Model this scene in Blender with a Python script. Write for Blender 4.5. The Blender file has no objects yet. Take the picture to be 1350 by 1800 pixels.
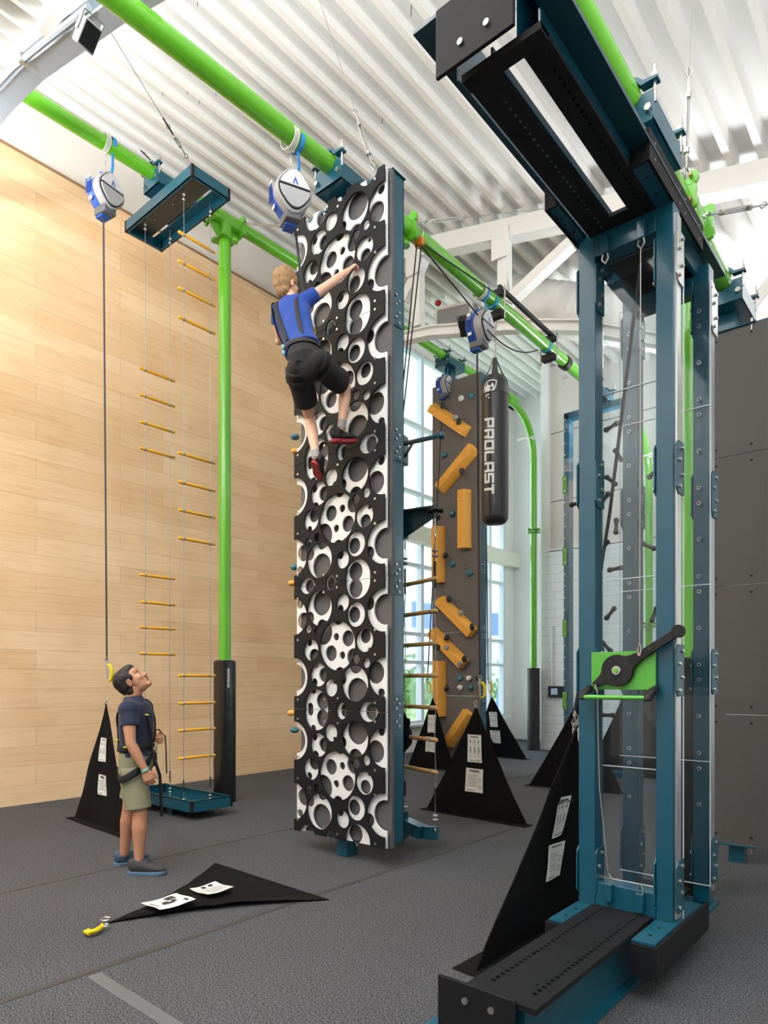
import bpy, bmesh, math, random
from mathutils import Vector, Matrix, noise
random.seed(4)
S = bpy.context.scene
C = S.collection
R = math.radians
PI = math.pi

# ------------------------------------------------------------------ camera
FPX, HCAM, HORY = 1170.0, 1.6, 1195.0
ANG = math.atan((1670 - 675) / FPX)
CA, SA = math.cos(ANG), math.sin(ANG)
cam = bpy.data.cameras.new('camera')
cam.sensor_fit = 'HORIZONTAL'
cam.sensor_width = 36.0
cam.lens = 36.0 * FPX / 1350
cam.shift_y = (HORY - 900) / 1350
cam.clip_start = 0.05
cam.clip_end = 400
cam_o = bpy.data.objects.new('camera', cam)
cam_o.location = (0, 0, HCAM)
cam_o.rotation_euler = (R(90), 0, ANG)
C.objects.link(cam_o)
S.camera = cam_o

# ------------------------------------------------------------------ light and exposure
S.view_settings.view_transform = 'Standard'
S.view_settings.look = 'None'
S.view_settings.exposure = 0.3
S.view_settings.gamma = 1.0
w = bpy.data.worlds.new('sky')
S.world = w
w.use_nodes = True
bg = w.node_tree.nodes['Background']
bg.inputs[0].default_value = (0.90, 0.96, 1.0, 1)
bg.inputs[1].default_value = 5.0

def area(name, loc, rot, sx, sy, power, col):
    l = bpy.data.lights.new(name, 'AREA')
    l.shape = 'RECTANGLE'; l.size = sx; l.size_y = sy
    l.energy = power; l.color = col
    o = bpy.data.objects.new(name, l)
    o.location = loc; o.rotation_euler = rot
    C.objects.link(o)
    return o
# unseen area lamps added to brighten the white roof deck from below
area('added_upfill_front', (-3.5, -1.2, 5.2), (R(180), 0, 0), 6, 1.0, 1150, (0.97, 0.985, 1.0))
area('added_upfill_left', (-8.0, 0.4, 6.6), (R(180), R(12), 0), 0.5, 4.0, 180, (0.97, 0.985, 1.0))
area('added_upfill_far', (-1.6, 10.6, 4.9), (R(180), 0, 0), 3.6, 0.6, 250, (0.97, 0.985, 1.0))
# unseen lamp added to brighten the plywood wall
area('added_wall_fill', (-5.6, -1.6, 6.6), (R(62), 0, R(62)), 2.4, 1.2, 85, (1.0, 0.965, 0.92))
area('added_upfill_right', (1.6, 1.5, 4.2), (R(180), 0, 0), 0.8, 5.0, 330, (0.97, 0.985, 1.0))  # one more added lamp out of view, brightening the deck at right

# ------------------------------------------------------------------ materials
def lin(c):
    if isinstance(c, (int, float)): c = (c, c, c)
    return tuple(((x / 255) / 12.92 if x / 255 <= 0.04045 else ((x / 255 + 0.055) / 1.055) ** 2.4) for x in c)

MATS = {}
def mat(name, col, rough=0.5, metal=0.0, spec=0.5, noise_amt=0.0, nscale=20.0, bump=0.0, bscale=60.0, coat=0.0, emit=None, sheen=0.0):
    if name in MATS: return MATS[name]
    m = bpy.data.materials.new(name); m.use_nodes = True
    nt = m.node_tree; b = nt.nodes['Principled BSDF']
    c = lin(col)
    b.inputs['Base Color'].default_value = (*c, 1)
    b.inputs['Roughness'].default_value = rough
    b.inputs['Metallic'].default_value = metal
    b.inputs['Specular IOR Level'].default_value = spec
    if coat: b.inputs['Coat Weight'].default_value = coat; b.inputs['Coat Roughness'].default_value = 0.08
    if sheen: b.inputs['Sheen Weight'].default_value = sheen
    tc = nt.nodes.new('ShaderNodeTexCoord')
    if noise_amt:
        n = nt.nodes.new('ShaderNodeTexNoise'); n.inputs['Scale'].default_value = nscale; n.inputs['Detail'].default_value = 4
        nt.links.new(tc.outputs['Object'], n.inputs['Vector'])
        mx = nt.nodes.new('ShaderNodeMix'); mx.data_type = 'RGBA'
        mx.inputs['A'].default_value = (*[x * (1 - noise_amt) for x in c], 1)
        mx.inputs['B'].default_value = (*[min(1, x * (1 + noise_amt)) for x in c], 1)
        nt.links.new(n.outputs['Fac'], mx.inputs['Factor'])
        nt.links.new(mx.outputs['Result'], b.inputs['Base Color'])
    if bump:
        n2 = nt.nodes.new('ShaderNodeTexNoise'); n2.inputs['Scale'].default_value = bscale; n2.inputs['Detail'].default_value = 5
        nt.links.new(tc.outputs['Object'], n2.inputs['Vector'])
        bp = nt.nodes.new('ShaderNodeBump'); bp.inputs['Strength'].default_value = bump; bp.inputs['Distance'].default_value = 0.01
        nt.links.new(n2.outputs['Fac'], bp.inputs['Height'])
        nt.links.new(bp.outputs['Normal'], b.inputs['Normal'])
    if emit:
        b.inputs['Emission Color'].default_value = (*c, 1); b.inputs['Emission Strength'].default_value = emit
    MATS[name] = m
    return m

GREEN = mat('green_paint', (98, 178, 38), 0.22, coat=0.5)
TEAL = mat('teal_steel', (4, 76, 98), 0.38, coat=0.25, noise_amt=0.12, nscale=6)
TEAL_L = mat('teal_steel_worn', (8, 78, 98), 0.42, coat=0.15)
DTEAL = mat('dark_teal_steel', (8, 62, 74), 0.4, coat=0.2)
BLACK = mat('black_plastic', (26, 26, 29), 0.5, spec=0.35)
HDPE = mat('black_board', (24, 25, 28), 0.65, spec=0.22, noise_amt=0.1, nscale=30)
CHB = mat('tower_black_board', (22, 24, 28), 0.6, spec=0.25)
CHW = mat('tower_white_board', (226, 228, 228), 0.45)
CHG = mat('tower_grey_board', (88, 86, 87), 0.6)
GREYP = mat('grey_climbing_panel', (106, 102, 100), 0.7, noise_amt=0.05, nscale=3)
GREYD = mat('grey_climbing_wall', (84, 82, 82), 0.65, noise_amt=0.05, nscale=2)
ORANGE = mat('orange_block', (244, 176, 74), 0.55, noise_amt=0.05, nscale=12)
YRUNG = mat('yellow_rung', (236, 172, 42), 0.45)
WRUNG = mat('wooden_rung', (206, 158, 100), 0.55, noise_amt=0.12, nscale=30)
STEEL = mat('zinc_steel', (190, 190, 188), 0.3, metal=0.9)
ALU = mat('aluminium_edge', (196, 198, 200), 0.3, metal=0.8)
CABLE = mat('steel_cable', (150, 150, 150), 0.45, metal=0.6)
DCABLE = mat('dark_webbing', (48, 50, 56), 0.7)
ROPE = mat('black_rope', (36, 36, 36), 0.8)
WHITE = mat('white_paint', (232, 230, 226), 0.55)
WHITES = mat('white_steel', (228, 227, 224), 0.5)
RAFT = mat('pale_grey_steel', (138, 149, 158), 0.5)
FABRIC = mat('black_fabric', (9, 9, 12), 0.9, spec=0.2, bump=0.35, bscale=9)
VINYL = mat('black_vinyl', (16, 15, 17), 0.32, bump=0.9, bscale=10, coat=0.15)
LEATHER = mat('black_leather', (40, 40, 42), 0.34, bump=0.25, bscale=14)
PAPER = mat('white_label', (222, 224, 222), 0.6)
INK = mat('label_ink', (52, 54, 58), 0.7)
REDINK = mat('red_ink', (170, 40, 40), 0.7)
YELLOW = mat('yellow_plastic', (226, 204, 22), 0.45)
BLUE = mat('blue_plastic', (30, 84, 176), 0.4)
BLUEW = mat('blue_webbing', (40, 140, 210), 0.6)
GREYC = mat('grey_plastic', (158, 158, 160), 0.4)
HOLDT = mat('teal_hold', (56, 120, 132), 0.5)
HOLDW = mat('white_hold', (222, 222, 216), 0.5)
HOLDB = mat('black_hold', (38, 38, 40), 0.55)
RED = mat('red_plastic', (180, 40, 40), 0.5)

def glass(name, tint=(1, 1, 1), refl=1.0, ior=1.5, haze=0.0):
    m = bpy.data.materials.new(name); m.use_nodes = True
    nt = m.node_tree; nt.nodes.clear()
    o = nt.nodes.new('ShaderNodeOutputMaterial')
    t = nt.nodes.new('ShaderNodeBsdfTransparent'); t.inputs[0].default_value = (*tint, 1)
    g = nt.nodes.new('ShaderNodeBsdfGlossy'); g.inputs['Roughness'].default_value = 0.03
    f = nt.nodes.new('ShaderNodeFresnel'); f.inputs['IOR'].default_value = ior
    mu = nt.nodes.new('ShaderNodeMath'); mu.operation = 'MULTIPLY'; mu.inputs[1].default_value = refl
    mx = nt.nodes.new('ShaderNodeMixShader')
    nt.links.new(f.outputs[0], mu.inputs[0]); nt.links.new(mu.outputs[0], mx.inputs[0])
    nt.links.new(t.outputs[0], mx.inputs[1]); nt.links.new(g.outputs[0], mx.inputs[2])
    last = mx
    if haze:
        d = nt.nodes.new('ShaderNodeBsdfDiffuse'); d.inputs[0].default_value = (0.85, 0.9, 0.95, 1)
        m2 = nt.nodes.new('ShaderNodeMixShader'); m2.inputs[0].default_value = haze
        nt.links.new(mx.outputs[0], m2.inputs[1]); nt.links.new(d.outputs[0], m2.inputs[2]); last = m2
    nt.links.new(last.outputs[0], o.inputs[0])
    return m
PLEXI = glass('clear_acrylic', (0.93, 0.96, 0.97), 0.6, 1.45, 0.008)
PANE = glass('window_glass', (0.9, 0.95, 0.97), 0.7)
PLEXEDGE = mat('acrylic_edge', (214, 226, 232), 0.25)

def nodes_mat(name):
    m = bpy.data.materials.new(name); m.use_nodes = True
    return m, m.node_tree, m.node_tree.nodes['Principled BSDF']

def carpet_mat():
    m, nt, b = nodes_mat('grey_carpet')
    tc = nt.nodes.new('ShaderNodeTexCoord')
    n = nt.nodes.new('ShaderNodeTexNoise'); n.inputs['Scale'].default_value = 105; n.inputs['Detail'].default_value = 4
    n3 = nt.nodes.new('ShaderNodeTexNoise'); n3.inputs['Scale'].default_value = 0.9; n3.inputs['Detail'].default_value = 3
    cr = nt.nodes.new('ShaderNodeValToRGB')
    cr.color_ramp.elements[0].position = 0.33; cr.color_ramp.elements[0].color = (*lin((26, 27, 30)), 1)
    cr.color_ramp.elements[1].position = 0.70; cr.color_ramp.elements[1].color = (*lin((114, 115, 120)), 1)
    nt.links.new(tc.outputs['Object'], n.inputs['Vector']); nt.links.new(tc.outputs['Object'], n3.inputs['Vector'])
    nt.links.new(n.outputs['Fac'], cr.inputs['Fac'])
    cr2 = nt.nodes.new('ShaderNodeValToRGB')
    cr2.color_ramp.elements[0].position = 0.3; cr2.color_ramp.elements[0].color = (0.85, 0.85, 0.85, 1)
    cr2.color_ramp.elements[1].position = 0.7; cr2.color_ramp.elements[1].color = (1.0, 1.0, 1.0, 1)
    nt.links.new(n3.outputs['Fac'], cr2.inputs['Fac'])
    mx = nt.nodes.new('ShaderNodeMix'); mx.data_type = 'RGBA'; mx.blend_type = 'MULTIPLY'; mx.inputs['Factor'].default_value = 1
    nt.links.new(cr.outputs[0], mx.inputs['A']); nt.links.new(cr2.outputs[0], mx.inputs['B'])
    nt.links.new(mx.outputs['Result'], b.inputs['Base Color'])
    b.inputs['Roughness'].default_value = 0.95; b.inputs['Specular IOR Level'].default_value = 0.25
    bp = nt.nodes.new('ShaderNodeBump'); bp.inputs['Strength'].default_value = 0.25; bp.inputs['Distance'].default_value = 0.004
    nt.links.new(n.outputs['Fac'], bp.inputs['Height']); nt.links.new(bp.outputs['Normal'], b.inputs['Normal'])
    return m

def plywood_mat():
    # boards run along world Y, stacked in Z: remap (y, z) onto the brick pattern
    m, nt, b = nodes_mat('birch_plywood')
    tc = nt.nodes.new('ShaderNodeTexCoord')
    sep = nt.nodes.new('ShaderNodeSeparateXYZ'); com = nt.nodes.new('ShaderNodeCombineXYZ')
    nt.links.new(tc.outputs['Object'], sep.inputs[0])
    nt.links.new(sep.outputs['Y'], com.inputs['X']); nt.links.new(sep.outputs['Z'], com.inputs['Y'])
    br = nt.nodes.new('ShaderNodeTexBrick')
    br.offset = 0.37; br.squash = 1.0
    br.inputs['Color1'].default_value = (*lin((248, 214, 172)), 1)
    br.inputs['Color2'].default_value = (*lin((238, 199, 154)), 1)
    br.inputs['Mortar'].default_value = (*lin((196, 158, 116)), 1)
    br.inputs['Scale'].default_value = 1.0; br.inputs['Mortar Size'].default_value = 0.0022
    br.inputs['Mortar Smooth'].default_value = 0.3
    br.inputs['Brick Width'].default_value = 1.83; br.inputs['Row Height'].default_value = 0.248
    nt.links.new(com.outputs[0], br.inputs['Vector'])
    mp = nt.nodes.new('ShaderNodeMapping'); mp.inputs['Scale'].default_value = (0.9, 13, 1)
    nt.links.new(com.outputs[0], mp.inputs['Vector'])
    n = nt.nodes.new('ShaderNodeTexNoise'); n.inputs['Scale'].default_value = 1.6; n.inputs['Detail'].default_value = 7; n.inputs['Distortion'].default_value = 0.7
    nt.links.new(mp.outputs[0], n.inputs['Vector'])
    cr = nt.nodes.new('ShaderNodeValToRGB')
    cr.color_ramp.elements[0].position = 0.30; cr.color_ramp.elements[0].color = (0.89, 0.84, 0.78, 1)
    cr.color_ramp.elements[1].position = 0.52; cr.color_ramp.elements[1].color = (1.0, 1.0, 1.0, 1)
    nt.links.new(n.outputs['Fac'], cr.inputs['Fac'])
    n2 = nt.nodes.new('ShaderNodeTexNoise'); n2.inputs['Scale'].default_value = 1.3; n2.inputs['Detail'].default_value = 2
    nt.links.new(com.outputs[0], n2.inputs['Vector'])
    cr2 = nt.nodes.new('ShaderNodeValToRGB')
    cr2.color_ramp.elements[0].position = 0.35; cr2.color_ramp.elements[0].color = (0.94, 0.91, 0.87, 1)
    cr2.color_ramp.elements[1].position = 0.6; cr2.color_ramp.elements[1].color = (1, 1, 1, 1)
    nt.links.new(n2.outputs['Fac'], cr2.inputs['Fac'])
    m1 = nt.nodes.new('ShaderNodeMix'); m1.data_type = 'RGBA'; m1.blend_type = 'MULTIPLY'; m1.inputs['Factor'].default_value = 0.8
    nt.links.new(br.outputs['Color'], m1.inputs['A']); nt.links.new(cr.outputs[0], m1.inputs['B'])
    m2 = nt.nodes.new('ShaderNodeMix'); m2.data_type = 'RGBA'; m2.blend_type = 'MULTIPLY'; m2.inputs['Factor'].default_value = 1
    nt.links.new(m1.outputs['Result'], m2.inputs['A']); nt.links.new(cr2.outputs[0], m2.inputs['B'])
    nt.links.new(m2.outputs['Result'], b.inputs['Base Color'])
    b.inputs['Roughness'].default_value = 0.5; b.inputs['Specular IOR Level'].default_value = 0.4
    return m

def block_mat(name, c1, mortar, bw, rh, axis='X', ms=0.006, bumpd=0.003):
    m, nt, b = nodes_mat(name)
    tc = nt.nodes.new('ShaderNodeTexCoord')
    sep = nt.nodes.new('ShaderNodeSeparateXYZ'); com = nt.nodes.new('ShaderNodeCombineXYZ')
    nt.links.new(tc.outputs['Object'], sep.inputs[0])
    nt.links.new(sep.outputs[axis], com.inputs['X']); nt.links.new(sep.outputs['Z'], com.inputs['Y'])
    br = nt.nodes.new('ShaderNodeTexBrick'); br.offset = 0.5
    br.inputs['Color1'].default_value = (*lin(c1), 1); br.inputs['Color2'].default_value = (*lin(c1), 1)
    br.inputs['Mortar'].default_value = (*lin(mortar), 1)
    br.inputs['Scale'].default_value = 1; br.inputs['Mortar Size'].default_value = ms
    br.inputs['Brick Width'].default_value = bw; br.inputs['Row Height'].default_value = rh
    nt.links.new(com.outputs[0], br.inputs['Vector'])
    nt.links.new(br.outputs['Color'], b.inputs['Base Color'])
    b.inputs['Roughness'].default_value = 0.6
    bp = nt.nodes.new('ShaderNodeBump'); bp.invert = True; bp.inputs['Strength'].default_value = 0.6; bp.inputs['Distance'].default_value = bumpd
    nt.links.new(br.outputs['Fac'], bp.inputs['Height']); nt.links.new(bp.outputs['Normal'], b.inputs['Normal'])
    return m

# ------------------------------------------------------------------ mesh helpers
class MB:
    def __init__(s): s.v = []; s.f = []
    def add(s, vs, fs):
        k = len(s.v); s.v += [Vector(p) for p in vs]; s.f += [tuple(i + k for i in f) for f in fs]; return s
    def box(s, x0, x1, y0, y1, z0, z1, M=None):
        vs = [Vector(p) for p in ((x0,y0,z0),(x1,y0,z0),(x1,y1,z0),(x0,y1,z0),(x0,y0,z1),(x1,y0,z1),(x1,y1,z1),(x0,y1,z1))]
        if M is not None: vs = [M @ p for p in vs]
        return s.add(vs, [(0,3,2,1),(4,5,6,7),(0,1,5,4),(1,2,6,5),(2,3,7,6),(3,0,4,7)])
    def bar(s, p, q, wd, th, up=(0,0,1)):
        p, q = Vector(p), Vector(q); d = (q - p); L = d.length; d.normalize()
        a = d.cross(Vector(up));
        if a.length < 1e-4: a = d.cross(Vector((1,0,0)))
        a.normalize(); b = a.cross(d)
        M = Matrix(((a.x,d.x,b.x,p.x),(a.y,d.y,b.y,p.y),(a.z,d.z,b.z,p.z),(0,0,0,1)))
        return s.box(-wd/2, wd/2, 0, L, -th/2, th/2, M)
    def tube(s, pts, r, n=10, caps=True, side=None, closed=False):
        """r: number or list of numbers or list of (a,b); side: vector a is measured along"""
        pts = [Vector(p) for p in pts]; m = len(pts)
        if not isinstance(r, (list, tuple)): r = [r] * m
        rs = [(x, x) if not isinstance(x, (list, tuple)) else x for x in r]
        prev = Vector(side).normalized() if side is not None else None
        k = len(s.v)
        for i in range(m):
            if closed: t = pts[(i+1) % m] - pts[i-1]
            else: t = pts[min(i+1, m-1)] - pts[max(i-1, 0)]
            if t.length < 1e-9: t = Vector((0,0,1))
            t.normalize()
            if prev is None:
                prev = t.orthogonal().normalized()
            a = prev - t * prev.dot(t)
            if a.length < 1e-5: a = t.orthogonal()
            a.normalize()
            if side is None: prev = a
            b = t.cross(a)
            for j in range(n):
                th = 2 * PI * j / n
                s.v.append(pts[i] + a * (rs[i][0] * math.cos(th)) + b * (rs[i][1] * math.sin(th)))
        rng = m if closed else m - 1
        for i in range(rng):
            i2 = (i + 1) % m
            for j in range(n):
                j2 = (j + 1) % n
                s.f.append((k+i*n+j, k+i*n+j2, k+i2*n+j2, k+i2*n+j))
        if caps and not closed:
            s.f.append(tuple(k + j for j in reversed(range(n))))
            s.f.append(tuple(k + (m-1)*n + j for j in range(n)))
        return s
    def cyl(s, p, q, r, n=16): return s.tube([p, q], r, n)
    def ring(s, c, axis, r, t, n=20, m=6):
        c = Vector(c); ax = Vector(axis).normalized(); a = ax.orthogonal().normalized(); b = ax.cross(a)
        return s.tube([c + a*r*math.cos(2*PI*i/n) + b*r*math.sin(2*PI*i/n) for i in range(n)], t, m, closed=True, side=None)
    def ell(s, c, r, rot=None, n=14, m=9):
        c = Vector(c); r = Vector(r) if isinstance(r, (tuple, list, Vector)) else Vector((r, r, r))
        vs = []; fs = []
        for i in range(1, m):
            ph = PI * i / m
            for j in range(n):
                th = 2*PI*j/n
                vs.append(Vector((r.x*math.sin(ph)*math.cos(th), r.y*math.sin(ph)*math.sin(th), r.z*math.cos(ph))))
        vs += [Vector((0,0,r.z)), Vector((0,0,-r.z))]
        for i in range(m-2):
            for j in range(n):
                j2 = (j+1) % n
                fs.append((i*n+j, (i+1)*n+j, (i+1)*n+j2, i*n+j2))
        T = len(vs)-2
        for j in range(n):
            fs.append((T, j, (j+1) % n)); fs.append((T+1, (m-2)*n+(j+1) % n, (m-2)*n+j))
        if rot is not None: vs = [rot @ p for p in vs]
        return s.add([c + p for p in vs], fs)
    def caps(s, pts, rs, n=12, side=None):
        """limb: tube with ball joints, for remeshing"""
        s.tube(pts, rs, n, side=side)
        for p, r in zip(pts, rs):
            rr = r if not isinstance(r, (tuple, list)) else min(r)
            s.ell(p, rr * 0.98, n=n, m=8)
        return s
    def prism(s, outline, y0, y1, M=None):
        """outline in (x,z), extruded along y"""
        n = len(outline)
        vs = [Vector((x, y0, z)) for x, z in outline] + [Vector((x, y1, z)) for x, z in outline]
        if M is not None: vs = [M @ p for p in vs]
        fs = [tuple(range(n)), tuple(reversed(range(n, 2*n)))]
        for i in range(n):
            j = (i+1) % n; fs.append((i, i+n, j+n, j))
        return s.add(vs, fs)
    def surf(s, fn, nu, nv, thick=None):
        """fn(u,v)->point ; thick: offset vector gives a second skin and edges"""
        g = [[Vector(fn(i/nu, j/nv)) for j in range(nv+1)] for i in range(nu+1)]
        k = len(s.v); W = nv+1
        for row in g: s.v += row
        for i in range(nu):
            for j in range(nv):
                s.f.append((k+i*W+j, k+(i+1)*W+j, k+(i+1)*W+j+1, k+i*W+j+1))
        if thick is not None:
            o = Vector(thick); k2 = len(s.v)
            for row in g: s.v += [p+o for p in row]
            for i in range(nu):
                for j in range(nv):
                    s.f.append((k2+i*W+j, k2+i*W+j+1, k2+(i+1)*W+j+1, k2+(i+1)*W+j))
            for i in range(nu):
                s.f.append((k+i*W, k2+i*W, k2+(i+1)*W, k+(i+1)*W))
                s.f.append((k+i*W+nv, k+(i+1)*W+nv, k2+(i+1)*W+nv, k2+i*W+nv))
            for j in range(nv):
                s.f.append((k+j, k+j+1, k2+j+1, k2+j))
                s.f.append((k+nu*W+j, k2+nu*W+j, k2+nu*W+j+1, k+nu*W+j+1))
        return s
    def xf(s, M, start=0):
        for i in range(start, len(s.v)): s.v[i] = M @ s.v[i]
        return s
    def mesh(s, name, m=None, smooth=True, ang=0.7, recalc=True):
        me = bpy.data.meshes.new(name)
        me.from_pydata([tuple(p) for p in s.v], [], s.f)
        if recalc:
            bm = bmesh.new(); bm.from_mesh(me); bmesh.ops.recalc_face_normals(bm, faces=bm.faces); bm.to_mesh(me); bm.free()
        if m: me.materials.append(m)
        if smooth:
            me.polygons.foreach_set('use_smooth', [True]*len(me.polygons)); me.set_sharp_from_angle(angle=ang)
        me.update()
        return me

def wloc(o):
    v = Vector((0,0,0))
    while o is not None: v = v + o.location; o = o.parent
    return v
def link(name, me, parent=None, loc=None):
    o = bpy.data.objects.new(name, me)
    if parent is not None:
        o.parent = parent
        off = wloc(parent)
        me.transform(Matrix.Translation(-off))
    C.objects.link(o)
    return o
def part(name, mb, m, parent=None, bevel=0, smooth=True, ang=0.7):
    o = link(name, mb.mesh(name, m, smooth, ang), parent)
    if bevel:
        b = o.modifiers.new('bevel', 'BEVEL'); b.width = bevel; b.segments = 2; b.limit_method = 'ANGLE'; b.angle_limit = R(40)
    return o
def parts(name, mb, m, parent=None, **k):
    """one object for every separate piece of the mesh"""
    par = list(range(len(mb.v)))
    def fd(a):
        while par[a] != a: par[a] = par[par[a]]; a = par[a]
        return a
    for f in mb.f:
        r0 = fd(f[0])
        for q in f[1:]: par[fd(q)] = r0
    grp = {}
    for f in mb.f: grp.setdefault(fd(f[0]), []).append(f)
    out = []
    for fs in grp.values():
        idx = {}; b = MB()
        for f in fs:
            for q in f:
                if q not in idx: idx[q] = len(b.v); b.v.append(mb.v[q])
            b.f.append(tuple(idx[q] for q in f))
        out.append(part(name, b, m, parent, **k))
    return out
def tag(o, label=None, cat=None, group=None, kind=None):
    if label: o['label'] = label
    if cat: o['category'] = cat
    if group: o['group'] = group
    if kind: o['kind'] = kind
    return o
def thing(name, label, cat, loc=(0,0,0), group=None):
    o = bpy.data.objects.new(name, None); o.location = loc; o.empty_display_size = 0.1
    C.objects.link(o); return tag(o, label, cat, group)
def struct(name, mb, m, parent=None, **k):
    o = part(name, mb, m, parent, **k)
    if parent is None: o['kind'] = 'structure'
    return o
TMP = bpy.data.scenes.new('workbench')
def evaluated(o):
    with bpy.context.temp_override(scene=TMP, view_layer=TMP.view_layers[0]):
        dg = bpy.context.evaluated_depsgraph_get(); dg.update()
    return bpy.data.meshes.new_from_object(o.evaluated_get(dg))
def kill(o):
    d = o.data; bpy.data.objects.remove(o); bpy.data.meshes.remove(d)
def boolcut(me, cut):
    a = bpy.data.objects.new('tmp', me); b = bpy.data.objects.new('tmpc', cut)
    TMP.collection.objects.link(a); TMP.collection.objects.link(b)
    md = a.modifiers.new('b', 'BOOLEAN'); md.operation = 'DIFFERENCE'; md.object = b; md.solver = 'EXACT'; md.use_self = True
    out = evaluated(a); kill(a); kill(b)
    return out
def remeshed(mb, voxel, smooth=3, name='m'):
    me = mb.mesh(name, None, True)
    a = bpy.data.objects.new('tmp', me); TMP.collection.objects.link(a)
    md = a.modifiers.new('r', 'REMESH'); md.mode = 'VOXEL'; md.voxel_size = voxel; md.use_smooth_shade = True
    if smooth:
        sm = a.modifiers.new('s', 'SMOOTH'); sm.iterations = smooth; sm.factor = 0.5
    out = evaluated(a); kill(a)
    out.polygons.foreach_set('use_smooth', [True]*len(out.polygons))
    return out
def rpart(name, mb, voxel, m, parent, smooth=3, fold=0.0, fscale=8.0):
    me = remeshed(mb, voxel, smooth, name)
    me.materials.clear(); me.materials.append(m)
    if fold:
        for v in me.vertices:
            d = noise.noise(Vector((v.co.x, v.co.y, v.co.z*0.6)) * fscale) * fold
            v.co = v.co + v.normal * d
    return link(name, me, parent)
def text_mb(txt, size, ext=0.0005):
    cu = bpy.data.curves.new('t', 'FONT'); cu.body = txt; cu.size = size; cu.extrude = ext; cu.align_x = 'CENTER'
    o = bpy.data.objects.new('t', cu); TMP.collection.objects.link(o)
    me = evaluated(o); bpy.data.objects.remove(o); bpy.data.curves.remove(cu)
    mb = MB(); mb.add([v.co.copy() for v in me.vertices], [tuple(p.vertices) for p in me.polygons])
    bpy.data.meshes.remove(me); return mb
def pix(px, py, x=None, y=None, z=None):
    """where the line of sight of a photo pixel meets a known wall, height or depth plane of the hall"""
    r = (px - 675) / FPX; u = (HORY - py) / FPX
    v = Vector((r*CA - SA, r*SA + CA, u))
    t = x / v.x if x is not None else (y / v.y if y is not None else (z - HCAM) / v.z)
    p = v * t; p.z += HCAM
    return p
def catenary(p, q, sag, n=12):
    p, q = Vector(p), Vector(q)
    return [p.lerp(q, i/n) - Vector((0,0,sag*4*(i/n)*(1-i/n))) for i in range(n+1)]

# ------------------------------------------------------------------ setting
XW, YB = -9.05, 13.96
CARPET = carpet_mat()
struct('floor', MB().box(-9.3, 7, -6, 16.4, -0.1, 0.0), CARPET)
PLY = plywood_mat()
PWALL = mat('warm_white_wall', (226, 220, 212), 0.7)
BACKW = mat('white_wall', (226, 226, 224), 0.65)
def roofz(x): return 9.30 - 0.245 * (x - XW)
wl = MB(); wl.box(XW-0.02, XW, -6, 10.4, 0, 8.35)
o = struct('wall_left', wl, PLY); o['kind'] = 'structure'
wu = MB(); wu.box(XW-0.12, XW-0.02, -6, 10.4, 0, 9.45)
wu.box(XW-0.14, XW, 10.4, 16.3, 0, 0.62)
wu.box(XW-0.14, XW+0.02, 10.4, 10.62, 0, 9.45)
wu.box(XW-0.14, XW+0.02, 15.6, 16.2, 0, 9.4)
wu.box(XW-0.14, XW+0.02, 10.4, 16.2, 8.9, 9.5)
part('upper_wall', wu, PWALL, o)
part('edge_strip', MB().box(XW, XW+0.012, -5, 10.4, 8.33, 8.36), mat('wood_trim', (150, 118, 84), .6), o)
# windows of the far left wall
wf = thing('window_1', None, None, (XW, 13, 0.66)); wf['kind'] = 'structure'
for k in ('label', 'category'):
    if k in wf: del wf[k]
FR = mat('window_frame', (205, 214, 220), 0.4)
fm = MB()
for yy in (10.65, 11.95, 13.4, 14.85, 15.55): fm.box(XW-0.12, XW+0.03, yy-0.05, yy+0.05, 0.62, 8.9)
for zz in (0.66, 1.99, 2.62, 4.15, 5.76, 7.27, 8.85): fm.box(XW-0.11, XW+0.02, 10.6, 15.6, zz-0.035, zz+0.035)
part('window_frame', fm, FR, wf)
part('window_pane', MB().box(XW-0.08, XW-0.07, 10.6, 15.6, 0.62, 8.9), PANE, wf)
part('window_sill', MB().box(XW, XW+0.16, 10.5, 15.65, 0.58, 0.63), WHITE, wf)
struct('trim_1', MB().box(XW-0.02, XW+0.22, 10.4, 16.2, 4.62, 4.98), mat('cream_beam', (226, 220, 204), .6))
# back wall: painted block below, recessed sheet above
BLK = block_mat('painted_block', (226, 228, 228), (196, 199, 200), 0.40, 0.20)
SHT = block_mat('wall_sheet', (214, 208, 202), (120, 116, 114), 30, 1.553, ms=0.012)
wb = struct('wall_back', MB().box(-7.14, 3.5, YB, YB+0.3, 0, 4.52), BLK)
sh = MB().box(-6.98, 3.5, YB+0.1, YB+0.2, 4.3, 9.2)
for p in range(len(sh.v)): sh.v[p].z -= 1.0
shp = part('upper_sheet', sh, SHT, wb); shp.location.z += 1.0
jm = MB().box(-7.14, -6.96, YB-0.01, YB+0.3, 4.5, 9.2); jm.box(-6.96, 3.5, YB, YB+0.25, 4.5, 4.56)
part('column_casing', jm, BACKW, wb)
struct('wall_far', MB().box(-9.2, -7.0, 16.05, 16.3, 0, 9.4), BACKW)
struct('wall_side', MB().box(-7.18, -7.14, YB+0.05, 16.1, 0, 9.2), BACKW)
struct('wall_front', MB().box(-9.3, 7, -6.3, -6, 0, 9.6), BACKW)
struct('wall_side_right', MB().box(4.4, 4.6, -6, 14.2, 0, 6.6), BACKW)

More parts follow.
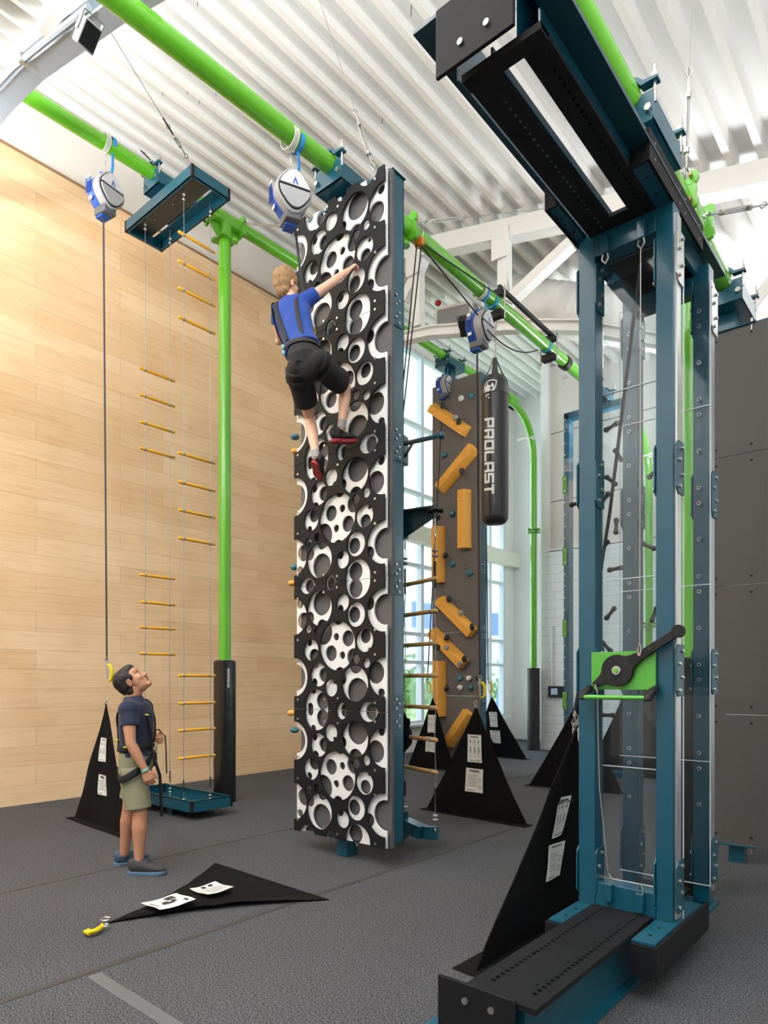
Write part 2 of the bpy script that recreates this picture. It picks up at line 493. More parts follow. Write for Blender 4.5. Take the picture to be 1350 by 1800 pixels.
# ribbed roof deck: one sheet with deep flutes running along Y
DECK = mat('white_deck', (232, 231, 228), 0.6)
per = 0.32; prof = []
x = -9.2
while x < 5.0:
    prof += [(x, 0.0), (x+0.17, 0.0), (x+0.205, -0.15), (x+0.285, -0.15)]
    x += per
rf = MB(); n = len(prof)
for (px_, dz) in prof:
    z = roofz(px_) + dz + 0.1
    rf.v += [Vector((px_, -6.1, z)), Vector((px_, 16.2, z))]
for i in range(n-1): rf.f.append((2*i, 2*i+1, 2*i+3, 2*i+2))
k = len(rf.v)
for (px_, dz) in (prof[0], prof[-1]):
    z = roofz(px_) + 0.25
    rf.v += [Vector((px_, -6.1, z)), Vector((px_, 16.2, z))]
rf.f.append((k, k+2, k+3, k+1))
ceil = struct('ceiling', rf, DECK, smooth=False)
pins = MB()
for i in range(46):
    yy = random.uniform(1.5, 12); j = random.randint(4, 40); xx = -9.2 + j*per + 0.09
    z = roofz(xx) + 0.1
    pins.cyl((xx, yy, z), (xx+random.uniform(-.015, .015), yy+random.uniform(-.02, .02), z-0.09), 0.004, 5)
p_ = part('deck_screw', pins, INK, ceil); p_['kind'] = 'stuff'

# trusses
TB = [(-9.0, 7.42), (-6.92, 7.25), (-6.23, 7.14), (-4.81, 6.74), (-3.78, 6.38), (-2.74, 5.85), (-2.21, 5.62), (-0.8, 5.1)]
TB = [(a, b-.08) for a, b in TB]
def tb(x):
    for (a, b), (c, d) in zip(TB, TB[1:]):
        if a <= x <= c: return b + (d-b)*(x-a)/(c-a)
    return TB[-1][1] if x > TB[-1][0] else TB[0][1]
def truss(name, y, label, x0, x1):
    t = thing(name, label, 'roof truss', (x0, y, tb(x0)))
    xs = [a for a, b in TB if x0 < a < x1]; xs = [x0] + xs + [x1]
    m = MB(); f2 = MB()
    for a, b in zip(xs, xs[1:]):
        pa, pb = Vector((a, y, tb(a))), Vector((b, y, tb(b)))
        m.bar(pa+Vector((0,0,.03)), pb+Vector((0,0,.03)), 0.02, 0.14)
        f2.bar(pa-Vector((0,0,.04)), pb-Vector((0,0,.04)), 0.17, 0.02); f2.bar(pa+Vector((0,0,.10)), pb+Vector((0,0,.10)), 0.17, 0.02)
    mm = WHITES if y > 5 else RAFT
    part('bottom_chord', m, mm, t); part('chord_flange', f2, mm, t)
    m = MB(); m.bar((x0, y, roofz(x0)-0.19), (x1, y, roofz(x1)-0.19), 0.22, 0.26)
    part('top_chord', m, mm, t)
    return t, mm
t, mm = truss('roof_truss', 8.5, 'white painted roof truss with arched lower chord behind the punching bag', -7.1, 2.4)
for px_ in (735, 887, 1180):
    p = pix(px_, 450, y=8.5); x = p.x
    part('truss_post', MB().bar((x, 8.5, tb(x)+.15), (x, 8.5, roofz(x)-.25), 0.16, 0.16), mm, t, bevel=.01)
    m = MB().box(x-.14, x+.14, 8.36, 8.385, roofz(x)-.62, roofz(x)-.2); part('gusset_plate', m, mm, t)
for a, b in (((712, 530), (745, 455)), ((880, 545), (1005, 428))):
    p, q = pix(*a, y=8.5), pix(*b, y=8.5)
    part('truss_brace', MB().bar(p, q, 0.14, 0.17, up=(0,1,0)), mm, t, bevel=.008)
p, q = pix(1290, 585, y=8.5), pix(1420, 420, y=8.5)
part('truss_brace', MB().bar(p, q, 0.14, 0.17, up=(0,1,0)), mm, t, bevel=.008)
t2, mm = truss('steel_rafter', 2.5, 'pale grey steel girder crossing the top left corner under the roof', -8.9, -3.9)
x = -7.9
part('truss_post', MB().bar((x, 2.5, tb(x)+.15), (x, 2.5, roofz(x)-.25), 0.12, 0.12), mm, t2)
part('truss_post', MB().bar((-5.2, 2.5, tb(-5.2)+.15), (-5.2, 2.5, roofz(-5.2)-.25), 0.12, 0.12), mm, t2)

# conduit on the rafter, junction box and flood light
t = thing('conduit', 'thin grey conduit and box running under the pale girder at top left', 'conduit', (-6.3, 2.38, 7.2))
m = MB(); m.tube([(a, 2.36, tb(a)-.06) for a in (-8.8, -7.6, -6.92, -6.3, -5.6, -4.9)], 0.024, 8)
part('pipe', m, RAFT, t)
for a in (-7.3, -6.1): part('pipe_clip', MB().box(a-.02, a+.02, 2.33, 2.40, tb(a)-.1, tb(a)-.02), STEEL, t)
p = pix(92, 34, y=2.33)
part('junction_box', MB().box(p.x-.12, p.x+.12, 2.26, 2.36, p.z-.07, p.z+.07), mat('off_white_box', (206, 204, 198), .5), t, bevel=.008)
def floodlight(name, label, p, aim, s=1.0, bodym=GREYC):
    t = thing(name, label, 'flood light', p)
    p = Vector(p); a = Vector(aim).normalized(); x = a.cross(Vector((0,0,1))).normalized(); z = x.cross(a)
    M = Matrix(((x.x,a.x,z.x,p.x),(x.y,a.y,z.y,p.y),(x.z,a.z,z.z,p.z),(0,0,0,1)))
    part('lamp_housing', MB().box(-.11*s, .11*s, -.05*s, .09*s, -.14*s, .14*s, M), bodym, t, bevel=.01)
    f = MB()
    for i in range(7): f.box((-.1+i*.032)*s, (-.092+i*.032)*s, -.11*s, -.05*s, -.12*s, .12*s, M)
    parts('cooling_fin', f, BLACK, t)
    part('lamp_lens', MB().box(-.09*s, .09*s, .09*s, .1*s, -.12*s, .12*s, M), BLACK, t)
    b = MB(); b.box(-.13*s, -.12*s, -.02*s, .03*s, -.02*s, .2*s, M); b.box(.12*s, .13*s, -.02*s, .03*s, -.02*s, .2*s, M); b.box(-.13*s, .13*s, -.02*s, .03*s, .19*s, .2*s, M)
    part('mount_bracket', b, STEEL, t); return t
floodlight('flood_light', 'silver and black flood light hanging under the girder at top left', pix(152, 60, y=2.3), (0.75, 0.1, -0.75), 0.62)
floodlight('flood_light', 'small black flood light on the roof truss beside the auto belay over the bag', pix(820, 572, y=8.3), (0.2, -.5, -0.8), 0.9, BLACK)

# duct, air diffuser
t = thing('air_duct', 'large white spiral duct behind the roof truss', 'duct', tuple(pix(1018, 528, y=10)))
p, q = pix(905, 535, y=10), pix(1360, 590, y=10); d = q - p
pts = [p + d*(i/90) for i in range(91)]
part('duct_pipe', MB().tube(pts, [0.40 + (0.012 if i % 3 == 0 else 0) for i in range(91)], 28), mat('duct_white', (236, 236, 234), .5), t)
part('duct_flange', MB().ring(p, d, 0.41, 0.03, 28), WHITES, t)
t = thing('air_diffuser', 'white framed air grille with grey slats up behind the left of the roof truss', 'air vent', (-6.85, 9.9, 8.0))
a, b_, c_ = pix(767, 545, y=9.9), pix(829, 531, y=9.9), pix(829, 566, y=9.9)
ux = (b_-a); uz = c_-b_
fr = MB(); fr.bar(a, b_, .06, .05); fr.bar(a+uz, c_, .06, .05); fr.bar(a, a+uz, .05, .06); fr.bar(b_, c_, .05, .06)
part('grille_frame', fr, WHITES, t)
bx = MB(); bx.add([a, b_, c_, a+uz] + [v+Vector((0,.5,.1)) for v in (a, b_, c_, a+uz)], [(4,5,6,7), (0,1,5,4), (1,2,6,5), (2,3,7,6), (3,0,4,7)])
part('grille_box', bx, GREYC, t)
sl = MB()
for i in range(1, 20):
    s_ = a + ux*(i/20); sl.bar(s_, s_+uz, .012, .04)
parts('grille_slat', sl, GREYC, t)
t = tag(part('exit_beacon', MB().ell(pix(770, 533, y=9.85), (.06, .06, .05)), RED), 'small red dome above the air grille behind the truss', 'beacon')

# ------------------------------------------------------------------ green frames
def ears(m, c, axis, r, n=3, ph=0.0):
    """ring flange with bolted ears round a pipe"""
    c = Vector(c); ax = Vector(axis).normalized()
    a = Vector((0,0,1)) if abs(ax.z) < .9 else Vector((1,0,0))
    b = ax.cross(a)
    m.cyl(c - ax*.012, c + ax*.012, r*1.55, 20)
    for i in range(n):
        th = ph + 2*PI*i/n
        d = a*math.cos(th) + b*math.sin(th); e = ax.cross(d)
        q = c + d*r*1.55
        m.cyl(q - ax*.016, q + ax*.016, r*.62, 14)
def frame(name, label, X, Z, ysegs, posty, rad, endpost=None, hiddenpad=False):
    t = thing(name, label, 'pipe frame', (X, posty, 0))
    m = MB(); m.tube(ysegs, rad, 28)
    part('beam', m, GREEN, t)
    # post and joint
    zj = Z
    part('post', MB().tube([(X, posty, 0), (X, posty, zj-rad*1.4)], rad, 28), GREEN, t)
    j = MB(); j.tube([(X, posty-.22, zj), (X, posty+.22, zj)], rad*1.16, 28)
    j.tube([(X, posty, zj-.26), (X, posty, zj)], rad*1.14, 28)
    for yy in (-.22, .22): ears(j, (X, posty+yy, zj), (0,1,0), rad, 4, PI/4)
    ears(j, (X, posty, zj-.26), (0,0,1), rad, 4, PI/4)
    for s_ in (-1, 1):
        j.prism([(0,0), (.2,0), (.2,-.03), (.03,-.2), (0,-.2)], -.008, .008,
                Matrix.Translation((X, posty+s_*rad*.9, zj-rad*.9)) @ Matrix.Rotation(s_*PI/2, 4, 'Z'))
    part('joint_collar', j, GREEN, t)
    b = MB()
    for yy in (-.25, .25):
        for th in range(4):
            a = PI/4 + th*PI/2; q = Vector((X+math.sin(a)*rad*1.6, posty+yy, zj+math.cos(a)*rad*1.6))
            b.cyl(q-Vector((0,.03,0)), q+Vector((0,.03,0)), .014, 6)
    parts('joint_bolt', b, mat('brass_bolt', (170, 140, 90), .4, metal=.7), t)
    if endpost:
        (yc, Rb, zend) = endpost
        pts = [(X, yc + Rb*math.sin(a), Z-Rb + Rb*math.cos(a)) for a in [PI/2*i/16 for i in range(17)]] 
        part('curved_pipe', MB().tube([(X, yc-.2, Z)] + pts, rad*.93, 24), GREEN, t)
        part('post', MB().tube([pts[-1], (X, yc+Rb, 0)], rad*.93, 24), GREEN, t)
        e = MB(); zf = zend
        for q in (zf-.03, zf+.03): ears(e, (X, yc+Rb, q), (0,0,1), rad*.95, 6)
        part('pipe_flange', e, GREEN, t)
        e = MB(); q = pts[11]; q0 = pts[10]
        ears(e, q, Vector(q)-Vector(q0), rad*.8, 3); e.cyl(Vector(q)-Vector((.35,0,0)), q, .03, 10)
        part('pipe_bracket', e, WHITES, t)
    return t
FA = frame('pipe_gantry', 'green pipe frame running along the plywood wall', -7.25, 7.62, [(-7.25, 2.62, 7.63), (-7.25, 13.0, 7.72)], 5.3, .08, (12.85, 0.95, 5.0))
FB = frame('pipe_gantry', 'green pipe frame passing over the black and white tower and the punching bag', -4.2, 6.17, [(-4.2, 1.0, 6.06), (-4.2, 4.3, 6.18), (-4.2, 5.2, 6.19), (-4.2, 10.8, 6.13)], 5.07, .08, (11.5, 0.9, 2.6))
FCx = -1.50
FC = frame('pipe_gantry', 'green pipe frame above the clear acrylic chimney at right', FCx, 5.12, [(FCx, 1.0, 5.19), (FCx, 4.1, 5.14), (FCx, 6.8, 5.02)], 5.3, .078)

# pads round the posts
def pole_pad(X, Y, top, r, label, m=VINYL, sq=True, group=None):
    t = thing('pole_pad', label, 'pole pad', (X, Y, 0), group)
    pts = []; rs = []
    N = 26
    mb = MB()
    def fn(u, v):
        a = 2*PI*u
        cx, sx = math.cos(a), math.sin(a)
        e = .45 if sq else 1.0
        q = r*(1+.03*noise.noise(Vector((cx*2, sx*2, v*9)))*(1 if sq else .3))
        return (X + q*math.copysign(abs(cx)**e, cx), Y + q*math.copysign(abs(sx)**e, sx), .005+top*v)
    mb.surf(fn, 40, N)
    mb.add([fn(i/40, 1) for i in range(40)], [tuple(range(40))])
    part('pad_cover', mb, m, t, ang=.9)
    part('pad_top_ring', MB().ring((X, Y, top+.005), (0,0,1), r*.95, .012, 30), BLACK, t)
    return t
pp = pole_pad(-7.25, 5.3, 1.84, .118, 'tall wrinkled black vinyl pad round the green post by the plywood wall')
pole_pad(-7.25, 13.8, 1.85, .14, 'smooth black pad round the far green post near the block wall', mat('black_pad', (44, 43, 44), .6), False)
pole_pad(-4.2, 12.4, 1.85, .15, 'black pad round the far post seen through the acrylic chimney', mat('black_pad', (44, 43, 44), .6), False)
pole_pad(FCx, 5.3, 1.75, .118, 'black vinyl pad behind the acrylic chimney')

# ------------------------------------------------------------------ steel clamp used under every beam
def clamp(parent, X, Y, zb, zbeam, rad=.08):
    s_ = MB()
    s_.box(X-.075, X+.075, Y-.075, Y+.075, zb+.012, zbeam-.2)
    s_.box(X-.24, X+.24, Y-.12, Y+.12, zb, zb+.014)
    part('mount_post', s_, TEAL, parent, bevel=.006)
    u = MB()
    u.box(X-.16, X+.16, Y-.26, Y+.26, zbeam-.2, zbeam-.185)
    for dx in (-.16, .16): u.box(X+dx-.006, X+dx+.006, Y-.26, Y+.26, zbeam-.2, zbeam-.06)
    for dy in (-.25, .25):
        u.prism([(-.16,-.2), (.16,-.2), (.16,-.02), (.09,-.02), (.062,-.068), (0,-.09), (-.062,-.068), (-.09,-.02), (-.16,-.02)], Y+dy-.008, Y+dy+.008, Matrix.Translation((X,0,zbeam)))
        u.prism([(-.19,.02), (-.09,.02), (-.058,.068), (0,.088), (.058,.068), (.09,.02), (.19,.02), (.19,.035), (.105,.045), (.068,.084), (0,.107), (-.068,.084), (-.105,.045), (-.19,.035)], Y+dy-.03, Y+dy+.03, Matrix.Translation((X,0,zbeam)))
    part('beam_clamp', u, TEAL, parent)
    b = MB()
    for dy in (-.25, .25):
        for dx in (-.165, .165):
            b.cyl((X+dx, Y+dy, zbeam-.1), (X+dx, Y+dy, zbeam+.12), .01, 8); b.cyl((X+dx, Y+dy, zbeam+.045), (X+dx, Y+dy, zbeam+.075), .02, 6)
            b.cyl((X+dx*.8, Y+dy-.035, zbeam-.13), (X+dx*.8, Y+dy+.035, zbeam-.13), .022, 6)
    for dx in (-.2, .2): b.cyl((X+dx, Y-.09, zb-.05), (X+dx, Y-.09, zb+.05), .012, 8)
    parts('clamp_bolt', b, STEEL, parent)

# ------------------------------------------------------------------ black and white hole tower
BLKH = [(0.566,0.57,0.221),(0.781,0.909,0.157),(1.109,0.851,0.166),(0.001,0.851,0.181),(0.228,0.6,0.099),(0.329,0.829,0.107),(0.49,0.948,0.078),(0.299,1.117,0.155),(0.621,1.139,0.066),(0.937,1.179,0.115),(0.895,0.536,0.1),(0.794,0.307,0.107),(0.34,0.219,0.161),(0.634,0.189,0.078),(0.814,0.024,0.148),(0.175,-0.038,0.114),(0.484,0.006,0.061),(0.797,0.696,0.043),(0.917,0.731,0.043),(0.195,0.403,0.039),(0.316,0.43,0.041),(0.001,0.281,0.17),(1.107,0.285,0.184)]
WHTH = [(0.457,0.635,0.072),(0.598,0.656,0.035),(0.667,0.508,0.072),(0.522,0.488,0.035),(0.359,0.443,0.112),(0.548,0.319,0.064),(0.569,0.82,0.06),(0.734,0.675,0.078),(0.782,0.98,0.122),(0.759,0.74,0.081),(0.598,0.867,0.051),(0.994,0.813,0.096),(1.056,0.988,0.041),(-0.01,0.854,0.126),(0.24,0.659,0.072),(0.174,0.528,0.034),(0.367,0.83,0.066),(0.24,0.9,0.039),(0.254,0.725,0.044),(0.406,0.872,0.025),(0.502,0.89,0.024),(0.184,1.13,0.041),(0.349,1.072,0.082),(0.226,0.974,0.033),(0.626,1.137,0.047),(0.942,1.139,0.062),(0.875,0.496,0.063),(0.924,0.615,0.02),(0.744,0.303,0.071),(0.335,0.168,0.117),(0.178,0.298,0.058),(0.339,0.383,0.063),(0.574,0.245,0.041),(0.759,0.074,0.083),(0.174,-0.001,0.063),(0.457,0.01,0.052),(0.163,0.387,0.033),(0.27,0.422,0.047),(0.094,0.32,0.079),(0.044,0.161,0.04),(1.103,0.279,0.13),(0.92,0.218,0.058)]
MW, MHT = 1.118, 1.15
def holed(holes, th, flip, name, m):
    pl = MB().box(0, MW, 0, th, 0.002, MHT-0.002)
    me = pl.mesh(name, m, False)
    cut = MB()
    for i, (x, z, r) in enumerate(holes):
        cut.cyl((x, -.05-.0007*i, z), (x, th+.05+.0007*i, z), r, 56 if r > .08 else 32)
    out = boolcut(me, cut.mesh('c', None, False))
    if flip:
        out.transform(Matrix.Translation((0,0,MHT)) @ Matrix.Diagonal((1,1,-1,1)))
        out.flip_normals()
    out.materials.clear(); out.materials.append(m)
    out.polygons.foreach_set('use_smooth', [True]*len(out.polygons)); out.set_sharp_from_angle(angle=.6)
    return out
TX, TY, TZ = -4.732, 4.25, 0.175
tower = thing('climbing_tower', 'black and white tower of round cut-outs with a climber on it', 'climbing tower', (TX+MW/2, 4.45, 0))
CH = [[holed(BLKH, .016, fl, 'front_board', CHB) for fl in (0, 1)], [holed(WHTH, .016, fl, 'middle_board', CHW) for fl in (0, 1)]]
def place_mesh(name, me, parent, loc):
    o = bpy.data.objects.new(name, me); o.parent = parent; o.location = Vector(loc) - wloc(parent); C.objects.link(o); return o
for k in range(5):
    fl = k % 2
    o1 = place_mesh('front_board', CH[0][fl], tower, (TX, TY, TZ+k*MHT)); o1['label'] = 'black front board with round holes'
    o2 = place_mesh('middle_board', CH[1][fl], tower, (TX, TY+.036, TZ+k*MHT)); o2['label'] = 'white board with round holes'
    part('back_board', MB().box(TX+.015, TX+MW+.02, TY+.078, TY+.094, TZ+k*MHT+.002, TZ+(k+1)*MHT-.002), CHG, tower)
    b = MB()
    for (x, z) in ((.055,1.06),(.055,.7),(.055,.5),(.055,.11),(1.02,1.07),(1.02,.66),(1.02,.45),(1.02,.035),(.41,1.05),(.58,1.04),(.4,.08),(.57,.05)):
        zz = z if not fl else MHT-z
        b.cyl((TX+x, TY-.006, TZ+k*MHT+zz), (TX+x, TY+.004, TZ+k*MHT+zz), .011, 10)
    parts('board_screw', b, STEEL, tower)
Htot = 5*MHT
m = MB()
m.box(TX+MW+.0, TX+MW+.02, TY+.094, TY+.11, TZ, TZ+Htot)
part('board_edge', m, CHG, tower)
def channel(x0, x1, y0, y1, z0, z1, open_dir=1):
    m = MB(); th = .008
    m.box(x0, x1, y0, y0+th, z0, z1); m.box(x0, x1, y1-th, y1, z0, z1)
    if open_dir > 0: m.box(x1-th, x1, y0, y1, z0, z1)
    else: m.box(x0, x0+th, y0, y1, z0, z1)
    return m
for sx in (0, 1):
    x0 = TX+MW-.1 if sx else TX+.03
    part('side_channel', channel(x0+.09*0, x0+.105, TY+.1, TY+.26, TZ+.02, TZ+Htot+.01, 1 if sx else -1), TEAL, tower)
    for k in range(1, 5):
        z = TZ+k*MHT
        xx = x0+.105 if sx else x0-.008
        part('splice_plate', MB().box(xx, xx+.008, TY+.115, TY+.235, z-.15, z+.15), TEAL_L, tower, bevel=.002)
        b = MB()
        for dz, dy in ((-.12,.06),(-.08,.02),(-.03,.06),(.03,.02),(.07,.06),(.11,.02)):
            b.cyl((xx-.002, TY+.12+dy, z+dz), (xx+.02, TY+.12+dy, z+dz), .011, 8)
        parts('splice_bolt', b, STEEL, tower)
m = MB()
for z in [TZ+.03+i*.72 for i in range(9)]: m.box(TX+.05, TX+MW-.05, TY+.12, TY+.2, z-.02, z+.02)
parts('cross_rail', m, TEAL, tower)
part('end_cap', MB().box(TX+MW-.11, TX+MW+.02, TY+.09, TY+.27, TZ+Htot+.01, TZ+Htot+.018), DTEAL, tower)
xc = -4.2
m = MB().box(xc-.065, xc+.065, TY+.1, TY+.24, 0.0, TZ-.02); m.box(xc-.2, xc+.2, TY+.09, TY+.26, TZ-.02, TZ-.004)
part('floor_foot', m, TEAL, tower, bevel=.004)
b = MB()
for dx in (-.17, .17): b.cyl((xc+dx, TY+.12, TZ-.06), (xc+dx, TY+.12, TZ+.02), .01, 8); b.cyl((xc+dx, TY+.12, TZ-.035), (xc+dx, TY+.12, TZ-.02), .02, 6)
parts('foot_bolt', b, STEEL, tower)
clamp(tower, -4.2, TY+.18, TZ+Htot-.02, 6.18)

# holds that stick out left of the tower's rear face
for j, (px_, py_, mm_) in enumerate(((520, 795, ORANGE), (519, 770, HOLDT), (518, 998, HOLDT), (514, 1026, ORANGE), (513, 1253, ORANGE), (518, 1283, HOLDT))):
    p = pix(px_, py_, y=TY+.34)
    o = part('climbing_hold', MB().ell((p.x+.02, TY+.32, p.z), (.05, .045, .03)), mm_, tower)
    o['label'] = ('orange' if mm_ is ORANGE else 'teal') + ' hold on the rear face'

# ------------------------------------------------------------------ grey tower with orange blocks
GX0, GX1, GY = -7.58, -6.50, 10.35
g = thing('climbing_tower', 'grey tower with orange wooden blocks and teal holds behind the punching bag', 'climbing tower', (-7.04, 10.5, 0))
for k in range(6):
    z0 = .12+k*1.182
    part('front_board', MB().box(GX0, GX1, GY, GY+.02, z0, z0+1.179), GREYP, g)
dots = MB()
random.seed(11)
for z in [0.3+i*.197 for i in range(35)]:
    for xx in (GX0+.045, GX1-.045):
        if random.random() < .8: dots.cyl((xx, GY-.002, z), (xx, GY+.004, z), .009, 6)
    if random.random() < .85:
        xx = random.uniform(GX0+.2, GX1-.2)
        for dz in (0, .07): dots.cyl((xx, GY-.002, z+dz), (xx, GY+.004, z+dz), .009, 6)
d_ = part('bolt_hole', dots, BLACK, g); d_['kind'] = 'stuff'
for xx in (GX0+.01, GX1-.05):
    part('side_channel', channel(xx, xx+.05, GY+.02, GY+.2, .12, 7.21), TEAL, g)
for z in (1.3, 2.48, 3.66, 4.85, 6.03):
    b = MB()
    for dz in (-.1, -.05, .05, .1):
        for yy in (.06, .13): b.cyl((GX1-.002, GY+yy, z+dz), (GX1+.012, GY+yy, z+dz), .013, 6)
    parts('splice_bolt', b, STEEL, g)
def block(p, q, wd=.205, th=.17):
    """prism block lying on the board between two points of its centre line"""
    p, q = Vector(p), Vector(q); d = q-p; L = d.length; d.normalize()
    n = Vector((0,-1,0)); a = d.cross(n)
    if a.x < 0: a = -a
    M = Matrix(((a.x, d.x, n.x, p.x), (a.y, d.y, n.y, p.y), (a.z, d.z, n.z, p.z), (0,0,0,1)))
    m = MB()
    m.prism([(-wd*.5, 0), (-wd*.5, th), (wd*.12, th), (wd*.5, th*.35), (wd*.5, 0)], 0, L, M)
    o = part('wooden_block', m, ORANGE, g, bevel=.004)
    h = MB()
    for f in (.14, .2, .8, .87):
        for s_ in (-.03,):
            q_ = M @ Vector((-wd*.2 + (.03 if f in (.2, .8) else -.01), L*f, th+.001)); h.cyl(q_, q_+n*.002, .008, 8)
    parts('bolt_hole', h, BLACK, o); return M, L, th
GB = GY-.002
segs = [((764,719),(824,760)), ((838,789),(778,862)), ((821,863),(821,965)), ((775,927),(775,1025)), ((777,1055),(835,1113)),
        ((764,1110),(820,1168)), ((777,1162),(777,1259)), ((829,1252),(792,1308))]
for a, b in segs: block(pix(*a, y=GB), pix(*b, y=GB))
def blob(parent, p, r, m, seed, name='climbing_hold', lab=None):
    mb = MB().ell(p, r, n=18, m=12)
    c = Vector(p)
    for i, v in enumerate(mb.v):
        d = v-c; k = 1 + .3*noise.noise(d*14 + Vector((seed*3.1, 0, 0))); mb.v[i] = c + d*k
    o = part(name, mb, m, parent)
    if lab: o['label'] = lab
    return o
hl = [(827,695,HOLDT),(811,700,HOLDW),(781,799,HOLDT),(795,903,HOLDT),(795,992,HOLDT),(825,1008,HOLDT),(808,1192,HOLDT),(824,1192,HOLDW),(841,1192,HOLDB),(809,1209,HOLDW),(826,1209,HOLDT),(768,909,HOLDB),(769,1067,HOLDT)]
for i, (a, b, mm_) in enumerate(hl):
    p = pix(a, b, y=GY-.03); nm = {id(HOLDT): 'teal', id(HOLDW): 'white', id(HOLDB): 'black'}[id(mm_)]
    blob(g, p, (.06, .05, .055), mm_, i, lab=nm + ' round hold')
for i, (a, b) in enumerate(((777,713),(807,741),(812,829),(783,977),(789,1053),(830,1102),(785,1121),(816,1158),(785,1211),(770,1138))):
    p = pix(a, b, y=GY-.17); blob(g, p, (.05, .045, .06), HOLDB, 20+i, lab='black hold on an orange block')
for i, (a, b) in enumerate(((800,733),(810,1077),(785,1138),(808,1167))):
    p = pix(a, b, y=GY-.18); blob(g, p, (.05, .04, .05), GREYC, 40+i, lab='grey hold on an orange block')
m = MB().box(-7.1, -6.98, GY+.05, GY+.18, 0, .14); part('floor_foot', m, TEAL, g)
clamp(g, -7.25, GY+.12, 7.21, 7.69)

# ------------------------------------------------------------------ clear climbing wall with bone holds
X0, X1, YF = -4.72, -3.62, 10.0
f = thing('climbing_tower', 'blue framed clear climbing wall with black bone shaped holds seen through the chimney', 'climbing tower', (-4.2, 10.05, 0))
for nm, bx in (('frame_stile', (X0, X0+.09, YF, YF+.16, .1, 5.85)), ('frame_stile', (X1-.09, X1, YF, YF+.16, .1, 5.85)), ('frame_rail', (X0, X1, YF, YF+.16, 5.77, 5.87)), ('frame_rail', (X0, X1, YF, YF+.16, .1, .2))):
    part(nm, MB().box(*bx), mat('frame_teal', (20, 104, 136), .4), f, bevel=.003)
for k in range(5):
    part('clear_panel', MB().box(X0+.02, X1-.02, YF-.014, YF-.004, .12+k*1.15, .12+k*1.15+1.14), PLEXI, f)
for k in range(1, 5):
    z = .12+k*1.15
    part('splice_plate', MB().box(X0-.01, X0+.06, YF-.025, YF-.015, z-.14, z+.14), mat('green_plate', (90, 160, 70), .4), f)
b = MB()
for i in range(30):
    for dx in (.03,): b.cyl((X0+dx, YF-.03, .25+i*.19), (X0+dx, YF-.01, .25+i*.19), .012, 6)
parts('frame_bolt', b, STEEL, f)
for i, (a, b, rt) in enumerate(((1075,750,20),(1087,800,-60),(1074,845,-45),(1062,878,50),(1083,925,88),(1062,962,60),(1082,1000,5),(1073,1078,50),(1066,1137,-45),(1066,1180,-60),(1067,1257,0),(1014,885,5),(1150,830,40),(1140,960,-30),(1150,1080,70))):
    p = pix(a, b, y=YF-.05)
    m = MB(); d = Vector((math.cos(R(rt)), 0, math.sin(R(rt))))*.12
    m.tube([p-d*1.05, p-d*.8, p-d*.4, p, p+d*.4, p+d*.8, p+d*1.05], [(.02,.02), (.062,.04), (.036,.03), (.026,.025), (.036,.03), (.062,.04), (.02,.02)], 14, side=(0,1,0))
    part('bone_hold', m, HOLDB, f)
clamp(f, -4.2, YF+.1, 5.87, 6.14)
part('floor_foot', MB().box(-4.26, -4.14, YF+.03, YF+.14, 0, .1), TEAL, f)

# ------------------------------------------------------------------ plain grey climbing wall at right
QY, QX0, QX1 = 6.4, -1.62, -.42
q_ = thing('climbing_tower', 'plain dark grey climbing wall cut off by the right edge of the photo', 'climbing tower', (-1.0, 6.5, 0))
zc = [.16, 1.36, 2.26, 3.48, 4.67]
zc = [.17, pix(1255, 1255, y=QY).z, pix(1250, 1032, y=QY).z, pix(1250, 808, y=QY).z, 4.66]
for a, b in zip(zc, zc[1:]):
    part('front_board', MB().box(QX0, QX1, QY, QY+.02, a+.002, b-.002), GREYD, q_)
    d = MB()
    for xx in (QX0+.04, QX0+.32, QX0+.6, QX0+.88, QX0+1.16):
        for zz in (a+.07, b-.07): d.cyl((xx, QY-.002, zz), (xx, QY+.004, zz), .012, 10)
    parts('bolt_hole', d, BLACK, q_)
part('side_channel', channel(QX0+.01, QX0+.07, QY+.02, QY+.2, .17, 4.66, -1), TEAL, q_)
part('side_channel', channel(QX1-.07, QX1-.01, QY+.02, QY+.2, .17, 4.66), TEAL, q_)
m = MB().box(-1.49, -1.37, QY+.05, QY+.17, 0, .15); m.box(-1.6, -1.27, QY-.01, QY+.19, .15, .168)
part('floor_foot', m, TEAL, q_, bevel=.004)
b = MB()
for xx in (-1.57, -1.3): b.cyl((xx, QY+.01, .1), (xx, QY+.01, .2), .012, 8)
parts('foot_bolt', b, STEEL, q_)
clamp(q_, FCx, QY+.1, 4.66, 5.03)
part('top_rail', MB().box(QX0, QX1, QY, QY+.18, 4.66, 4.67), TEAL, q_)

# ------------------------------------------------------------------ acrylic chimney rig
XL, XR = -1.654, -1.122
rig = thing('chimney_rig', 'tall blue steel climbing chimney with clear acrylic walls and black boards', 'climbing rig', (-1.4, 3.9, 0))
ZC0, ZC1 = .30, 4.17
def hollow(x0, x1, y0, y1, z0, z1):
    return MB().box(x0, x1, y0, y1, z0, z1)
for (x0, x1) in ((XL, XL+.1), (XR-.092, XR)):
    part('column', hollow(x0, x1, 3.70, 3.81, ZC0, ZC1), TEAL, rig, bevel=.004)
    part('column', hollow(x0, x1, 4.385, 4.49, .23, ZC1-.02), TEAL, rig, bevel=.004)
part('cross_beam', MB().box(XL+.1, XR-.092, 3.70, 3.80, .295, .44), TEAL, rig, bevel=.004)
part('cross_beam', MB().box(XL+.1, XR-.092, 3.70, 3.80, 4.03, 4.17), TEAL, rig, bevel=.004)
part('cross_beam', MB().box(XL+.1, XR-.092, 4.385, 4.48, 4.0, 4.15), TEAL, rig, bevel=.004)
